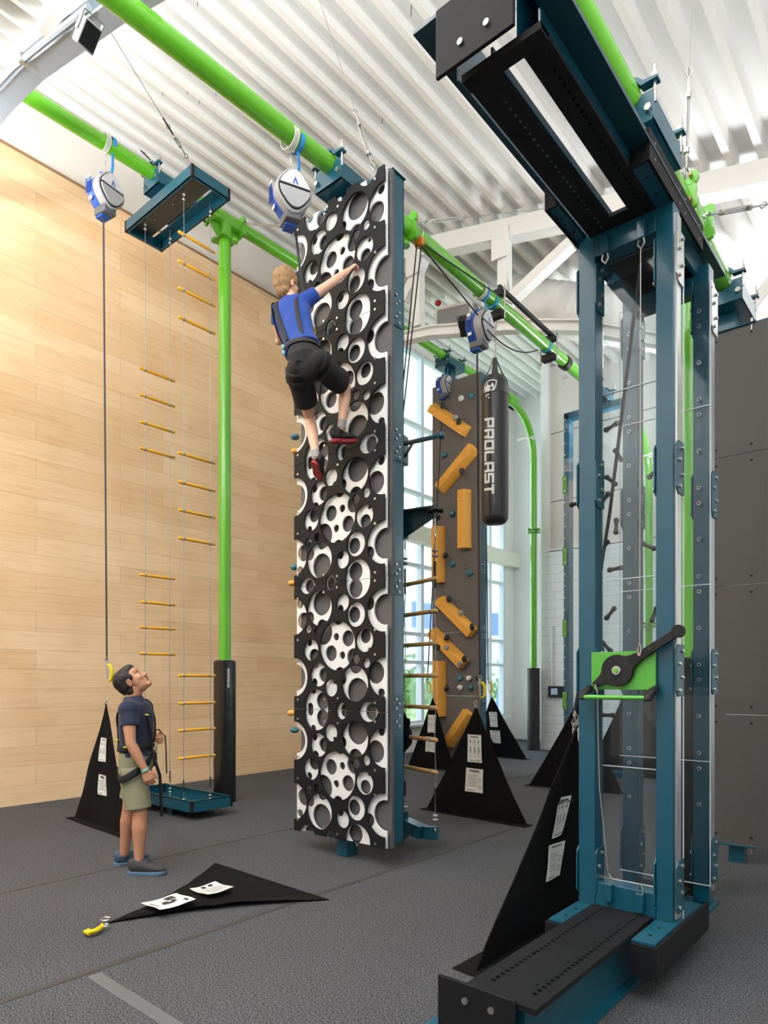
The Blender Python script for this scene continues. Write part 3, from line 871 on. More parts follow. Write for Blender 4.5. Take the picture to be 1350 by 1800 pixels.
# metal edge strips on the right side of the columns
part('edge_strip', MB().box(XR, XR+.012, 3.72, 3.79, .32, 4.1), ALU, rig)
part('edge_strip', MB().box(XR, XR+.01, 4.40, 4.47, .3, 4.05), ALU, rig)
def splice(x, y0, y1, z0, z1, side, m=TEAL_L):
    M_ = MB(); c = .03
    y0, y1 = min(y0, y1), max(y0, y1)
    pts = [(y0, z0+c), (y0+c, z0), (y1, z0), (y1, z1), (y0+c, z1), (y0, z1-c)]
    M_.add([(x, a, b) for a, b in pts] + [(x+side*.008, a, b) for a, b in pts], [tuple(range(6)), tuple(range(11, 5, -1))] + [(i, i+6, (i+1) % 6+6, (i+1) % 6) for i in range(6)])
    part('splice_plate', M_, m, rig)
    b = MB()
    for f, dy in ((.12, .3), (.37, .65), (.63, .3), (.88, .65)):
        yy = y0+(y1-y0)*dy; zz = z0+(z1-z0)*f
        b.cyl((x+side*.006, yy, zz), (x+side*.02, yy, zz), .011, 8)
    parts('splice_bolt', b, STEEL, rig)
for zc_ in (.49, 1.65, 2.74, 3.87):
    for yy in (3.69, 4.375):
        splice(XR+.012, yy, yy+.13, zc_-.14, zc_+.14, 1, TEAL_L if zc_ < 3 else ALU)
        splice(XL-.002, yy, yy+.12, zc_-.14, zc_+.14, -1)
        splice(XL+.102, yy, yy+.12, zc_-.14, zc_+.14, 1)
        splice(XR-.094, yy, yy+.12, zc_-.14, zc_+.14, -1)
# acrylic walls
for (y, x0, x1, ztop, zb, seams) in ((4.365, XL-.01, XR+.01, 4.03, .345, (1.1, 2.18, 3.27)), (3.815, XL+.1, XR-.09, 4.03, .44, (1.097, 2.18, 3.27))):
    zs = [zb] + list(seams) + [ztop]
    for a, b in zip(zs, zs[1:]):
        part('acrylic_wall', MB().box(x0, x1, y-.005, y+.005, a+.002, b-.002), PLEXI, rig)
        part('acrylic_edge', MB().box(x0, x1, y-.0055, y+.0055, a, a+.004), PLEXEDGE, rig)
part('acrylic_edge', MB().box(XR+.010, XR+.014, 4.36, 4.37, .345, 4.03), PLEXEDGE, rig)
part('acrylic_edge', MB().box(XR+.014, XR+.02, 3.81, 3.816, .22, 4.0), PLEXEDGE, rig)
gr = MB()
for k in range(-1, 6):
    for off in (0, 27, 91):
        z = 1.6 + (1195 - (1168 + off - 156*k*1.0 + 0)) * .00347
        for xx in (XR-.05, XL+.055):
            if .4 < z < 4.0:
                gr.cyl((xx, 4.352, z), (xx, 4.362, z), .011, 14)
for o in parts('grommet', gr, ALU, rig):
    pass
gr2 = MB()
gi = 0
for k in range(-1, 6):
    for off in (0, 27, 91):
        z = 1.6 + (1195 - (1168 + off - 156*k)) * .00347
        for xx in (XR-.05, XL+.055):
            if .4 < z < 4.0: gr2.cyl((xx, 4.349, z), (xx, 4.353, z), .007, 12)
parts('grommet_hole', gr2, BLACK, rig)
# lower bridge: I-beam, perforated board, end plate
BX0, BX1 = -1.567, -1.215
m = MB()
m.box(BX0+.01, -1.30, 2.40, 4.5, .02, .285)
m.box(-1.84, -1.25, 2.40, 4.52, 0.0, .02)
part('base_beam', m, TEAL_L, rig)
def perf(x0, x1, y0, y1, z0, z1, rows, pitch, r, name):
    me = MB().box(x0, x1, y0, y1, z0, z1).mesh(name, HDPE, False)
    cut = MB()
    for xx in rows:
        yy = y0+.12
        while yy < 3.66:
            cut.cyl((xx, yy, z0-.02), (xx, yy, z1+.02), r, 14); yy += pitch
    for xx in (x0+.05, (x0+x1)/2+.05):
        for i in range(5):
            cut.cyl((xx+.02, y0+.2+i*.3, z0-.02), (xx+.02, y0+.2+i*.3, z1+.02), .007, 8)
    out = boolcut(me, cut.mesh('c', None, False)); out.materials.clear(); out.materials.append(HDPE)
    return link(name, out, rig)
perf(BX0, BX1-.015, 2.36, 3.70, .288, .312, (BX0+.075, BX1-.08), .040, .012, 'step_board')
part('step_board', MB().box(BX0+.02, BX1, 3.81, 4.36, .295, .315), HDPE, rig)
part('board_shade_sheet', MB().box(BX0+.03, BX1-.03, 2.42, 3.7, .283, .288), BLACK, rig)  # black sheet standing in for the shade under the perforated board
PZ0, PZ1 = .02, .325
part('end_plate', MB().box(-1.69, -1.315, 2.345, 2.362, PZ0-.0, PZ1), HDPE, rig, bevel=.004)
b = MB()
for p in (pix(818, 1759, y=2.345), pix(864, 1776, y=2.345)):
    b.cyl((p.x, 2.335, p.z), (p.x, 2.35, p.z), .014, 16)
parts('plate_bolt', b, STEEL, rig)
# side skids
def skid(x0, x1, zb, zt, up):
    m = MB(); zp = zt if up else zb
    part('skid_plate', MB().box(x0, x1, 3.34, 4.12, zp-.006, zp+.006), TEAL_L if up else TEAL, rig)
    m = MB(); z0, z1 = (zb, zt-.008) if up else (zb+.008, zt)
    m.box(x0, x1, 3.325, 3.34, z0, z1)
    xo = x1 if x1 > -1.3 else x0-.015
    m.box(xo, xo+.015, 3.325, 4.25, z0, z1)
    part('skid_board', m, HDPE, rig, bevel=.002)
    b = MB()
    for yy in (3.45, 3.58): b.cyl(((x0+x1)/2+.0, yy, zp-.009), ((x0+x1)/2, yy, zp+.009), .009, 8)
    parts('plate_bolt', b, BLACK, rig)
    b = MB()
    for yy in (3.4, 3.8, 3.9, 4.18):
        for zz in (z0+.04, z1-.04): b.cyl((xo-.001, yy, zz), (xo+.017, yy, zz), .006, 6)
    parts('board_screw', b, BLACK, rig)
skid(BX1, XR+.02, .125, .296, True)
skid(XL-.01, BX0, .125, .296, True)
part('rear_shelf', MB().box(XL-.0, XR+.03, 4.12, 4.5, .2, .225), TEAL_L, rig)
# upper bridge, mirrored, with a slot between two perforated boards
ZT = 4.15
m = MB()
part('top_flange', MB().box(-1.79, -1.61, 2.30, 4.75, 4.42, 4.435).box(-1.61, -1.32, 2.30, 2.42, 4.42, 4.435).box(-1.61, -1.32, 4.05, 4.75, 4.42, 4.435).box(-1.32, -1.19, 2.30, 4.95, 4.42, 4.435), DTEAL, rig)
for x0, x1 in ((BX0-.015, -1.44), (-1.33, BX1)):
    perf(x0, x1, 2.38, 3.84, ZT, ZT+.02, ((x0+x1)/2+.015,), .044, .009, 'top_board')
mm2 = mat('teal_shade_steel', (10, 84, 110), 0.4)
part('top_web', MB().box(-1.445, -1.435, 2.38, 4.5, ZT+.02, 4.21), TEAL, rig)
part('top_web', MB().box(-1.325, -1.315, 2.38, 4.5, ZT+.02, 4.42), TEAL, rig)
part('top_web', MB().box(BX0-.046, BX0-.036, 2.38, 4.5, ZT+.02, 4.42), TEAL, rig)
part('top_web', MB().box(BX1-.015, BX1-.005, 2.38, 4.5, ZT+.02, 4.235), TEAL, rig)
part('side_flange', MB().box(BX1-.015, -1.116, 2.30, 4.75, 4.235, 4.247), DTEAL, rig, bevel=.002)
part('upper_web', MB().box(-1.20, -1.19, 2.32, 4.75, 4.247, 4.42), DTEAL, rig)
part('cross_board', MB().box(BX0-.015, BX1, 2.37, 2.44, ZT-.012, ZT+.02), HDPE, rig)
part('cross_board', MB().box(-1.44, -1.33, 3.60, 3.70, ZT, ZT+.02), HDPE, rig)
part('rear_board', MB().box(BX0, BX1, 3.81, 4.38, ZT-.05, ZT-.03), HDPE, rig)
part('end_plate', MB().box(-1.665, -1.292, 2.295, 2.312, ZT, ZT+.29), HDPE, rig, bevel=.004)
b = MB()
for p in (pix(810, 75, y=2.295), pix(856, 41, y=2.295)):
    b.cyl((p.x, 2.285, p.z), (p.x, 2.30, p.z), .013, 16)
parts('plate_bolt', b, STEEL, rig)
def tskid(x0, x1):
    part('skid_plate', MB().box(x0, x1, 3.34, 4.12, ZT+.008, ZT+.02), TEAL, rig)
    b = MB(); b.box(x0, x1, 3.325, 3.34, ZT, ZT+.16)
    xo = x1 if x1 > -1.3 else x0-.015
    b.box(xo, xo+.015, 3.325, 4.25, ZT, ZT+.16)
    part('skid_board', b, HDPE, rig, bevel=.002)
    b = MB()
    for yy in (3.45, 3.6): b.cyl(((x0+x1)/2, yy, ZT+.005), ((x0+x1)/2, yy, ZT+.012), .009, 8)
    parts('plate_bolt', b, BLACK, rig)
    b = MB()
    for yy in (3.4, 3.8, 3.9, 4.18):
        for zz in (ZT+.04, ZT+.12): b.cyl((xo-.001, yy, zz), (xo+.017, yy, zz), .006, 6)
    parts('board_screw', b, STEEL, rig)
tskid(BX1, -1.135)
tskid(XL-.012, BX0-.046)
part('rear_block', MB().box(XL, -1.19, 4.12, 4.5, 4.1, 4.42), TEAL, rig)
clamp(rig, FCx, 4.3, 4.436, 5.13)
# lugs with shackles on the cross beams
for (x, z, up) in ((pix(1070, 1560, y=3.68).x, .40, 1), (pix(1125, 1590, y=3.68).x, .38, 1), (pix(1127, 440, y=3.68).x, 4.06, -1), (pix(1064, 450, y=3.68).x, 4.06, -1)):
    part('shackle_lug', MB().box(x-.02, x+.02, 3.665, 3.70, z-.05, z+.05), TEAL, rig, bevel=.003)
    m = MB().tube([(x-.012, 3.68, z+up*.04), (x-.018, 3.68, z+up*.08), (x, 3.68, z+up*.105), (x+.018, 3.68, z+up*.08), (x+.012, 3.68, z+up*.04)], .005, 8)
    part('shackle', m, STEEL, rig)

# crank plate hanging on a cable between the front columns
cr = thing('crank_handle', 'black crank on a bright green plate at hand height on the acrylic chimney', 'crank', (-1.39, 3.68, 1.5))
part('green_plate', MB().box(-1.566, -1.207, 3.675, 3.69, 1.545, 1.757), mat('bright_green_plate', (82, 168, 58), .35, coat=.3), cr, bevel=.002)
cx, cz = -1.408, 1.652
def arm(x1, z1, r0, r1, rr):
    """outline of a disc with a tapering lever"""
    pts = []
    return pts
m = MB(); m.cyl((cx, 3.645, cz), (cx, 3.67, cz), .088, 48)
e = Vector((-1.084, 0, 1.855)); c0 = Vector((cx, 0, cz)); dv = (e-c0).normalized(); nv = Vector((-dv.z, 0, dv.x))
def poly(points, y0, y1): return [(p.x, p.z) for p in points]
m.prism(poly([c0+dv*.05+nv*.06, c0+dv*.10+nv*.034, c0+dv*.15+nv*.023, e+nv*.021, e-nv*.021, c0+dv*.15-nv*.023, c0+dv*.10-nv*.034, c0+dv*.05-nv*.06], 0, 0), 3.6455, 3.6695)
m.cyl((e.x, 3.644, e.z), (e.x, 3.671, e.z), .034, 28)
e2 = Vector((-1.529, 0, 1.578)); dv2 = (e2-c0).normalized(); nv2 = Vector((-dv2.z, 0, dv2.x))
m.prism(poly([c0+dv2*.06+nv2*.055, c0+dv2*.095+nv2*.03, e2+nv2*.016, e2-nv2*.016, c0+dv2*.095-nv2*.03, c0+dv2*.06-nv2*.055], 0, 0), 3.6455, 3.6695)
m.cyl((e2.x, 3.645, e2.z), (e2.x, 3.67, e2.z), .018, 20)
part('crank_lever', m, BLACK, cr, bevel=.002)
b = MB(); b.cyl((cx, 3.635, cz), (cx, 3.65, cz), .024, 24); part('hub_washer', b, ALU, cr)
b = MB(); b.cyl((cx, 3.625, cz), (cx, 3.64, cz), .015, 6); part('hub_nut', b, GREEN, cr)
b = MB()
for a in (.6, 2.2, 3.9, 5.4): b.cyl((cx+.062*math.cos(a), 3.643, cz+.062*math.sin(a)), (cx+.062*math.cos(a), 3.647, cz+.062*math.sin(a)), .006, 8)
for f in (.55, .97): q = c0 + (e-c0)*f; b.cyl((q.x, 3.642, q.z), (q.x, 3.647, q.z), .007, 8)
parts('lever_screw', b, INK, cr)
part('green_bar', MB().cyl((-1.59, 3.60, 1.503), (-1.225, 3.60, 1.503), .013, 16), mat('bright_green_plate', 0), cr)
for x in (-1.59, -1.225):
    m = MB().tube([(x, 3.60, 1.49), (x, 3.605, 1.51), (x+.012, 3.65, 1.54), (x+.02, 3.68, 1.555)], [.022, .024, .022, .018], 12)
    part('bar_end_cap', m, BLACK, cr)
m = MB().tube([(-1.529, 3.64, 1.575), (-1.522, 3.64, 1.55), (-1.516, 3.64, 1.53)], .006, 8)
m2 = MB().tube([(-1.285, 3.64, 1.73), (-1.29, 3.64, 1.765), (-1.28, 3.64, 1.80), (-1.27, 3.64, 1.765), (-1.28, 3.64, 1.73)], .005, 8)
part('snap_hook', m, STEEL, cr); part('snap_hook', m2, STEEL, cr)
t = tag(part('hoist_cable', MB().tube([(-1.28, 3.64, 1.80), (-1.283, 3.66, 2.9), (-1.285, 3.67, 3.95)], .0035, 6), CABLE), 'thin steel cable running up from the green crank plate to the cross beam', 'cable')
t = tag(part('hoist_cable', MB().tube([(-1.516, 3.64, 1.53), (-1.512, 3.66, 1.0), (pix(1070, 1560, y=3.68).x, 3.67, .52)], .0035, 6), CABLE), 'thin steel cable running down from the green crank plate to the base', 'cable')

# ------------------------------------------------------------------ triangular fabric barriers
def mat_barrier(label, P0, P1, apex, seed=0, bow=.02, sheets=True, flap=.1, group=None, scale=1.0, texts=('',), flapside=-1, sheet_h=(.62, .33), shift=0.0):
    """upright triangular curtain between two floor corners and a hanging point"""
    P0, P1, A = Vector(P0), Vector(P1), Vector(apex)
    base = P1-P0; W = base.length; ux = base.normalized(); ny = Vector((ux.y, -ux.x, 0))*1.0
    if ny.dot(Vector((0,0,0))-P0) < 0: ny = -ny
    t = thing('barrier_curtain', label, 'fabric barrier', (P0+P1)/2)
    def S(u, v):
        L = P0.lerp(A, v); Rr = P1.lerp(A, v)
        pinch = .10*math.sin(PI*v)*W*.35
        p = L.lerp(Rr, u)
        cen = L.lerp(Rr, .5)
        wd = (Rr-L).length
        p = cen + (p-cen)*(1 - .05*math.sin(PI*min(1, v*1.0))*(.3+.7*v))
        k = bow*math.sin(u*PI*3+seed)*(1-v)*.6 + bow*noise.noise(Vector((u*2.5+seed, v*3, seed)))
        return p + ny*k + Vector((0,0,.004))
    m = MB().surf(S, 22, 34, thick=-ny*.008)
    part('fabric_panel', m, FABRIC, t, ang=1.2)
    def FL(u, v):
        ex = (u-.5)*2*.05*v
        v_ = v*2-1; ex = (u-.5)*2*.05*(1-abs(v_)*.2)
        return P0.lerp(P1, u) + ux*ex + ny*(v_*flap*(1 if v_ > 0 else .7)) + Vector((0,0,.006 + .004*math.sin(u*9+seed)*v))
    part('floor_flap', MB().surf(FL, 20, 4, thick=(0,0,-.004)), FABRIC, t, ang=1.2)
    if sheets:
        for si, vv in enumerate(sheet_h):
            wd = .16*scale if si == 0 else .2*scale
            hh = .26*scale if si == 0 else .22*scale
            cen = S(.5+shift, vv) ; upv = (S(.5, vv+.05)-S(.5, vv-.05)).normalized()
            def SH(u, v):
                return cen + ux*((u-.5)*wd) + upv*((v-.5)*hh) + ny*(.012 + .006*math.sin(u*4+v*3+seed))
            o = part('label_sheet', MB().surf(SH, 6, 8, thick=-ny*.002), PAPER, t, ang=1.2); o['label'] = 'white printed instruction sheet'
            ink = MB()
            def rect(u0, u1, v0, v1):
                q = [SH(u0, v0), SH(u1, v0), SH(u1, v1), SH(u0, v1)]
                q = [p + ny*.002 for p in q]; ink.add(q, [(0,1,2,3)])
            random.seed(seed*7+si)
            rect(.2, .8, .90, .935)
            if si == 0:
                for i in range(3):
                    c = .2+.3*i
                    rect(c-.035, c+.035, .70, .78); rect(c-.015, c+.015, .80, .83)
                    rect(c-.05, c+.02, .50, .52); rect(c-.02, c+.03, .40, .56); rect(c-.06, c-.03, .30, .42); rect(c+.02, c+.05, .32, .44)
                    rect(c-.07, c+.07, .22, .235)
                rect(.12, .5, .06, .08); rect(.6, .9, .06, .08)
            else:
                for i in range(7):
                    rect(.1, random.uniform(.6, .72), .26+i*.075, .275+i*.075)
                rect(.1, .5, .06, .085)
                for j in range(10):
                    a = 2*PI*j/10; a2 = 2*PI*(j+1)/10
                    for cv in (.52, .25):
                        q = [SH(.83+.09*math.cos(a), cv+.08*math.sin(a)), SH(.83+.09*math.cos(a2), cv+.08*math.sin(a2)), SH(.83+.07*math.cos(a2), cv+.06*math.sin(a2)), SH(.83+.07*math.cos(a), cv+.06*math.sin(a))]
                        ink.add([p+ny*.002 for p in q], [(0,1,2,3)])
            if si < len(texts) and texts[si]:
                tm = text_mb(texts[si], hh*.11)
                for v in tm.v: 
                    u_ = .5 + v.x/wd; v_ = .83 + v.y/hh
                    v.xyz = SH(u_, v_) + ny*(.002+v.z)
                ink.add(tm.v, tm.f)
            part('print', ink, INK, o, smooth=False, )
    # hanging loop
    m = MB(); top = A + Vector((0,0,.0))
    m.ring(top+Vector((0,0,.01)), ux, .018, .005, 14); m.ring(top+Vector((0,0,.05)), ny, .022, .005, 14)
    part('steel_ring', m, STEEL, t)
    return t
mat_barrier('black barrier hanging by the plywood wall behind the standing man', (-7.74,3.57,0), (-6.39,3.50,0), pix(186,1238,x=-7.2), 1, texts=('', 'WARNING'))
mat_barrier('black barrier with two white sheets in the middle, in front of the orange block tower', (-4.94,6.64,0), (-3.53,6.56,0), pix(836,1243,y=6.6), 2, texts=('', 'WARNING'), scale=1.25)
mat_barrier('black barrier behind the small rope ladder, left of the middle barrier', (-7.75,9.82,0), (-6.62,9.7,0), pix(761,1225,y=9.76), 3, scale=1.25, texts=('', 'WARNING'))
mat_barrier('black barrier in front of the far padded post', (-7.85,12.10,0), (-6.47,12.05,0), pix(864,1225,y=12.08), 4, scale=1.2, texts=('', 'WARNING'))
mat_barrier('black barrier partly behind the left column of the acrylic chimney', (-4.87,9.13,0), (-3.50,9.30,0), pix(1020,1225,y=9.2), 5, texts=('', 'WARNING'))
mat_barrier('black barrier deepest inside the view through the acrylic chimney', (-4.75,10.9,0), (-3.0,11.2,0), pix(1100,1215,y=11.05), 6, sheets=False)
mat_barrier('large black barrier leaning beside the chimney base, sheet headed Adjustable Chimney', (-1.98,3.09,0), (-1.93,4.62,0), pix(1014,1275,x=-1.93), 7, bow=.03, flap=.17, scale=1.02, flapside=-1, texts=('Adjustable Chimney', ''), sheet_h=(.54,.33), shift=.0)

# the one lying on the floor
t = thing('barrier_curtain', 'black barrier lying flat on the floor in front of the man', 'fabric barrier', (-4.3, 2.9, 0))
A = pix(190,1618,z=0.02); B = pix(378,1514,z=0.02); Cc = pix(578,1578,z=0.02)
def FS(u, v):
    L = A.lerp(B, v); Rr = A.lerp(Cc, v)
    p = L.lerp(Rr, u)
    side = (B-Cc).normalized()
    p = p + side*(-.10*math.sin(PI*v)*(1-u)*(1) + .05*math.sin(PI*v)*u)
    p.z = .008 + .03*abs(noise.noise(Vector((u*3, v*4, 2.2))))*math.sin(PI*min(1, v*1.1))*(1) + .028*math.sin(PI*u)*v*(1-v)*2 + (.03*math.exp(-((u-1)/.08)**2)*math.sin(PI*v))
    return p
part('fabric_panel', MB().surf(FS, 30, 40, thick=(0,0,-.006)), FABRIC, t, ang=1.2)
def sheetflat(c, dx, dy, seed, warn=True):
    def SH(u, v):
        p = c + dx*(u-.5) + dy*(v-.5); p.z = .062 + .008*math.sin(u*4+seed) + .006*math.cos(v*5)
        return p
    o = part('label_sheet', MB().surf(SH, 8, 8, thick=(0,0,-.002)), PAPER, t, ang=1.2); o['label'] = 'white printed instruction sheet'
    ink = MB()
    def rect(u0, u1, v0, v1):
        ink.add([SH(u0,v0)+Vector((0,0,.002)), SH(u1,v0)+Vector((0,0,.002)), SH(u1,v1)+Vector((0,0,.002)), SH(u0,v1)+Vector((0,0,.002))], [(0,1,2,3)])
    if warn:
        for i in range(8): rect(.1, .68, .16+i*.08, .175+i*.08)
        rect(.76, .92, .5, .66); rect(.76, .92, .24, .4)
        tm = text_mb('WARNING', dy.length*.1)
        for v in tm.v: v.xyz = SH(.5+v.x/dx.length, .84+v.y/dy.length) + Vector((0,0,.0025))
        ink2 = MB().add(tm.v, tm.f); part('print', ink2, REDINK, o, smooth=False)
    else:
        rect(.25, .75, .88, .92); rect(.3, .45, .4, .72); rect(.46, .6, .5, .66); rect(.38, .55, .3, .42)
        for i in range(3): rect(.62+.1*i, .7+.1*i, .2, .45)
        rect(.1, .3, .12, .2)
    part('print', ink, INK, o, smooth=False)
up_ = (A-(B+Cc)/2).normalized(); rt = Vector((-up_.y, up_.x, 0))
if rt.dot(B-Cc) > 0: rt = -rt
sheetflat(pix(296,1585,z=.06), rt*-.26, up_*.27, 1, False)
sheetflat(pix(372,1562,z=.06), rt*-.24, up_*.22, 2, True)
m = MB(); m.ring(A+Vector((-.01,-.01,.01)), (0,0,1), .03, .006, 16); part('steel_ring', m, STEEL, t)
h = A + (pix(168,1632,z=.02)-A)
t = thing('safety_hook', 'yellow hook lying on the floor at the tip of the flat barrier', 'hook', h)
p0 = pix(180,1626,z=.03); p1 = pix(156,1640,z=.03); dd = (p1-p0).normalized(); nn = Vector((-dd.y, dd.x, 0))
m = MB().tube([p0, p0.lerp(p1,.3)+nn*.018, p0.lerp(p1,.7)+nn*.018, p1, p1.lerp(p0,.1)-nn*.035, p1.lerp(p0,.35)-nn*.03], [.012,.016,.016,.017,.013,.01], 12)
part('hook_body', m, YELLOW, t)
m = MB().ring(p0+Vector((.02,.01,0)), (0,0,1), .02, .005, 14); part('swivel', m, STEEL, t)

# ------------------------------------------------------------------ survey helper: floor position from sideways offset and distance, for pieces set at an angle
def CF(r, d, z): return Vector((-SA*d + CA*r, CA*d + SA*r, z))
RT = Vector((CA, SA, 0)); FW = Vector((-SA, CA, 0))

# small white writing on the pad
m = MB()
c = Vector((-7.25+.121, 5.3-.03, 1.62))
for i in range(16):
    m.box(c.x-.004, c.x+.004, c.y-.018+.006*(i % 3 == 0), c.y+.016-.006*(i % 2), c.z-.12+i*.016, c.z-.111+i*.016+.003*(i % 4 == 1))
part('white_print', m, PAPER, pp)

# ------------------------------------------------------------------ hanging trays and yellow rope ladders
def tray(name, label, x0, x1, y0, y1, z0, z1, up, loc):
    t = thing(name, label, 'steel tray', loc)
    fr = MB(); th = .012
    fr.box(x0, x1, y0, y0+th, z0, z1); fr.box(x0, x1, y1-th, y1, z0, z1); fr.box(x0, x0+th, y0, y1, z0, z1); fr.box(x1-th, x1, y0, y1, z0, z1)
    zz = z0 if up else z1-.01
    e = .035; ze = (z1-.008, z1) if up else (z0, z0+.008)
    fr.box(x0, x1, y0, y0+e, *ze); fr.box(x0, x1, y1-e, y1, *ze); fr.box(x0, x0+e, y0, y1, *ze); fr.box(x1-e, x1, y0, y1, *ze)
    part('tray_frame', fr, TEAL_L, t)
    c = MB()
    for a in (x0-.003, x1-.03):
        for b in (y0-.003, y1-.03): c.box(a, a+.033, b, b+.033, z0-.002, z1+.002)
    parts('corner_cap', c, BLACK, t)
    if up: part('tray_plate', MB().box(x0+.01, x1-.01, y0+.01, y1-.01, z0, z0+.008), TEAL_L, t)
    else:
        part('tray_plate', MB().box(x0+.01, x1-.01, y0+.01, y1-.16, z1-.02, z1-.012), mat('tray_grey', (84, 84, 88), .5), t)
        part('tray_strip', MB().box(x0+.01, x1-.01, y1-.13, y1-.01, z1-.02, z1-.012), TEAL, t)
    return t
tr1 = tray('top_tray', 'blue rimmed grey tray clamped under the left green pipe, holding the rope ladders', -7.82, -6.37, 4.22, 4.73, 7.17, 7.30, False, (-7.1, 4.45, 7.2))
clamp(tr1, -7.25, 4.5, 7.31, 7.66)
tr2 = tray('floor_tray', 'open blue steel tray on a short foot at the bottom of the yellow rope ladders', -7.95, -6.50, 4.30, 4.86, .10, .225, True, (-7.1, 4.45, 0))
part('floor_foot', MB().box(-7.15, -7.02, 4.38, 4.5, 0, .10), TEAL, tr2)
def rope_ladder(label, x, y0, y1, zr, ztop, zbot, rung_m, cabs=((0, 0), (0, 0))):
    t = thing('rope_ladder', label, 'rope ladder', (x, (y0+y1)/2, zbot))
    for z in zr:
        part('rung', MB().tube([(x, y0-.02, z), (x, y0-.012, z), (x, y1+.012, z), (x, y1+.02, z)], [.012, .018, .018, .012], 12), rung_m, t)
        b = MB()
        for yy in (y0+.05, y1-.05): b.tube([(x, yy-.013, z), (x, yy+.013, z)], .0205, 12)
        parts('rung_sleeve', b, GREYC, t)
    for yy in (y0+.05, y1-.05):
        pts = [(x, yy, ztop)]
        for i, z in enumerate(zr):
            pts.append((x+.008*(-1)**i, yy, z))
        pts.append((x, yy, zbot))
        part('ladder_cable', MB().tube(pts, .0035, 6), CABLE, t)
        b = MB()
        for zz in (zbot+.06, zbot+.1): b.ring((x, yy, zz), (0,0,1), .014, .007, 12)
        b.tube([(x, yy, zbot), (x-.012, yy, zbot+.03), (x, yy, zbot+.06), (x+.012, yy, zbot+.03), (x, yy, zbot)], .005, 6)
        b.ring((x, yy, ztop-.1), (0,1,0), .02, .006, 14); b.ring((x, yy, ztop-.16), (0,0,1), .012, .007, 12)
        b.cyl((x, yy, ztop-.1), (x, yy, ztop), .006, 8)
        parts('cable_fitting', b, STEEL, t)
        part('cable_sleeve', MB().cyl((x, yy, zbot+.18), (x, yy, zbot+.32), .008, 8), ROPE, t)
    return t
rope_ladder('yellow runged ladder nearer the green post, with three groups of rungs', -6.70, 4.28, 4.74, (6.71, 6.38, 6.07, 5.74, 4.19, 3.86, 3.54, 3.22, 1.65, 1.33, 1.02, .70), 7.27, .13, YRUNG)
rope_ladder('yellow runged ladder further left, with two groups of rungs', -7.50, 4.26, 4.70, (5.39, 5.07, 4.74, 4.42, 2.88, 2.55, 2.24, 1.92), 7.27, .13, YRUNG)

# ------------------------------------------------------------------ auto belays
def hook(parent, p, ax, s=1.0):
    """yellow gate hook hanging at p, swivel above"""
    p = Vector(p); ax = Vector(ax).normalized()
    M = lambda a, z: p + ax*a*s + Vector((0,0,z*s))
    b = MB(); b.cyl(M(0, .075), M(0, .11), .016*s, 12); b.ring(M(0, .13), ax.cross(Vector((0,0,1))), .02*s, .006*s, 14); b.tube([M(0,.05), M(0,.08)], .02*s, 10)
    part('swivel', b, STEEL, parent)
    m = MB().tube([M(0,.07), M(.03,.065), M(.055,.03), M(.06,-.03), M(.058,-.08), M(.035,-.11), M(.01,-.105)], [(.018*s,.016*s), (.022*s,.018*s), (.022*s,.018*s), (.02*s,.017*s), (.02*s,.016*s), (.017*s,.014*s), (.012*s,.01*s)], 12)
    part('safety_hook', m, YELLOW, parent)
    b = MB(); b.cyl(M(-.002,.05), M(.004,-.1), .009*s, 8)
    part('hook_gate', b, STEEL, parent)
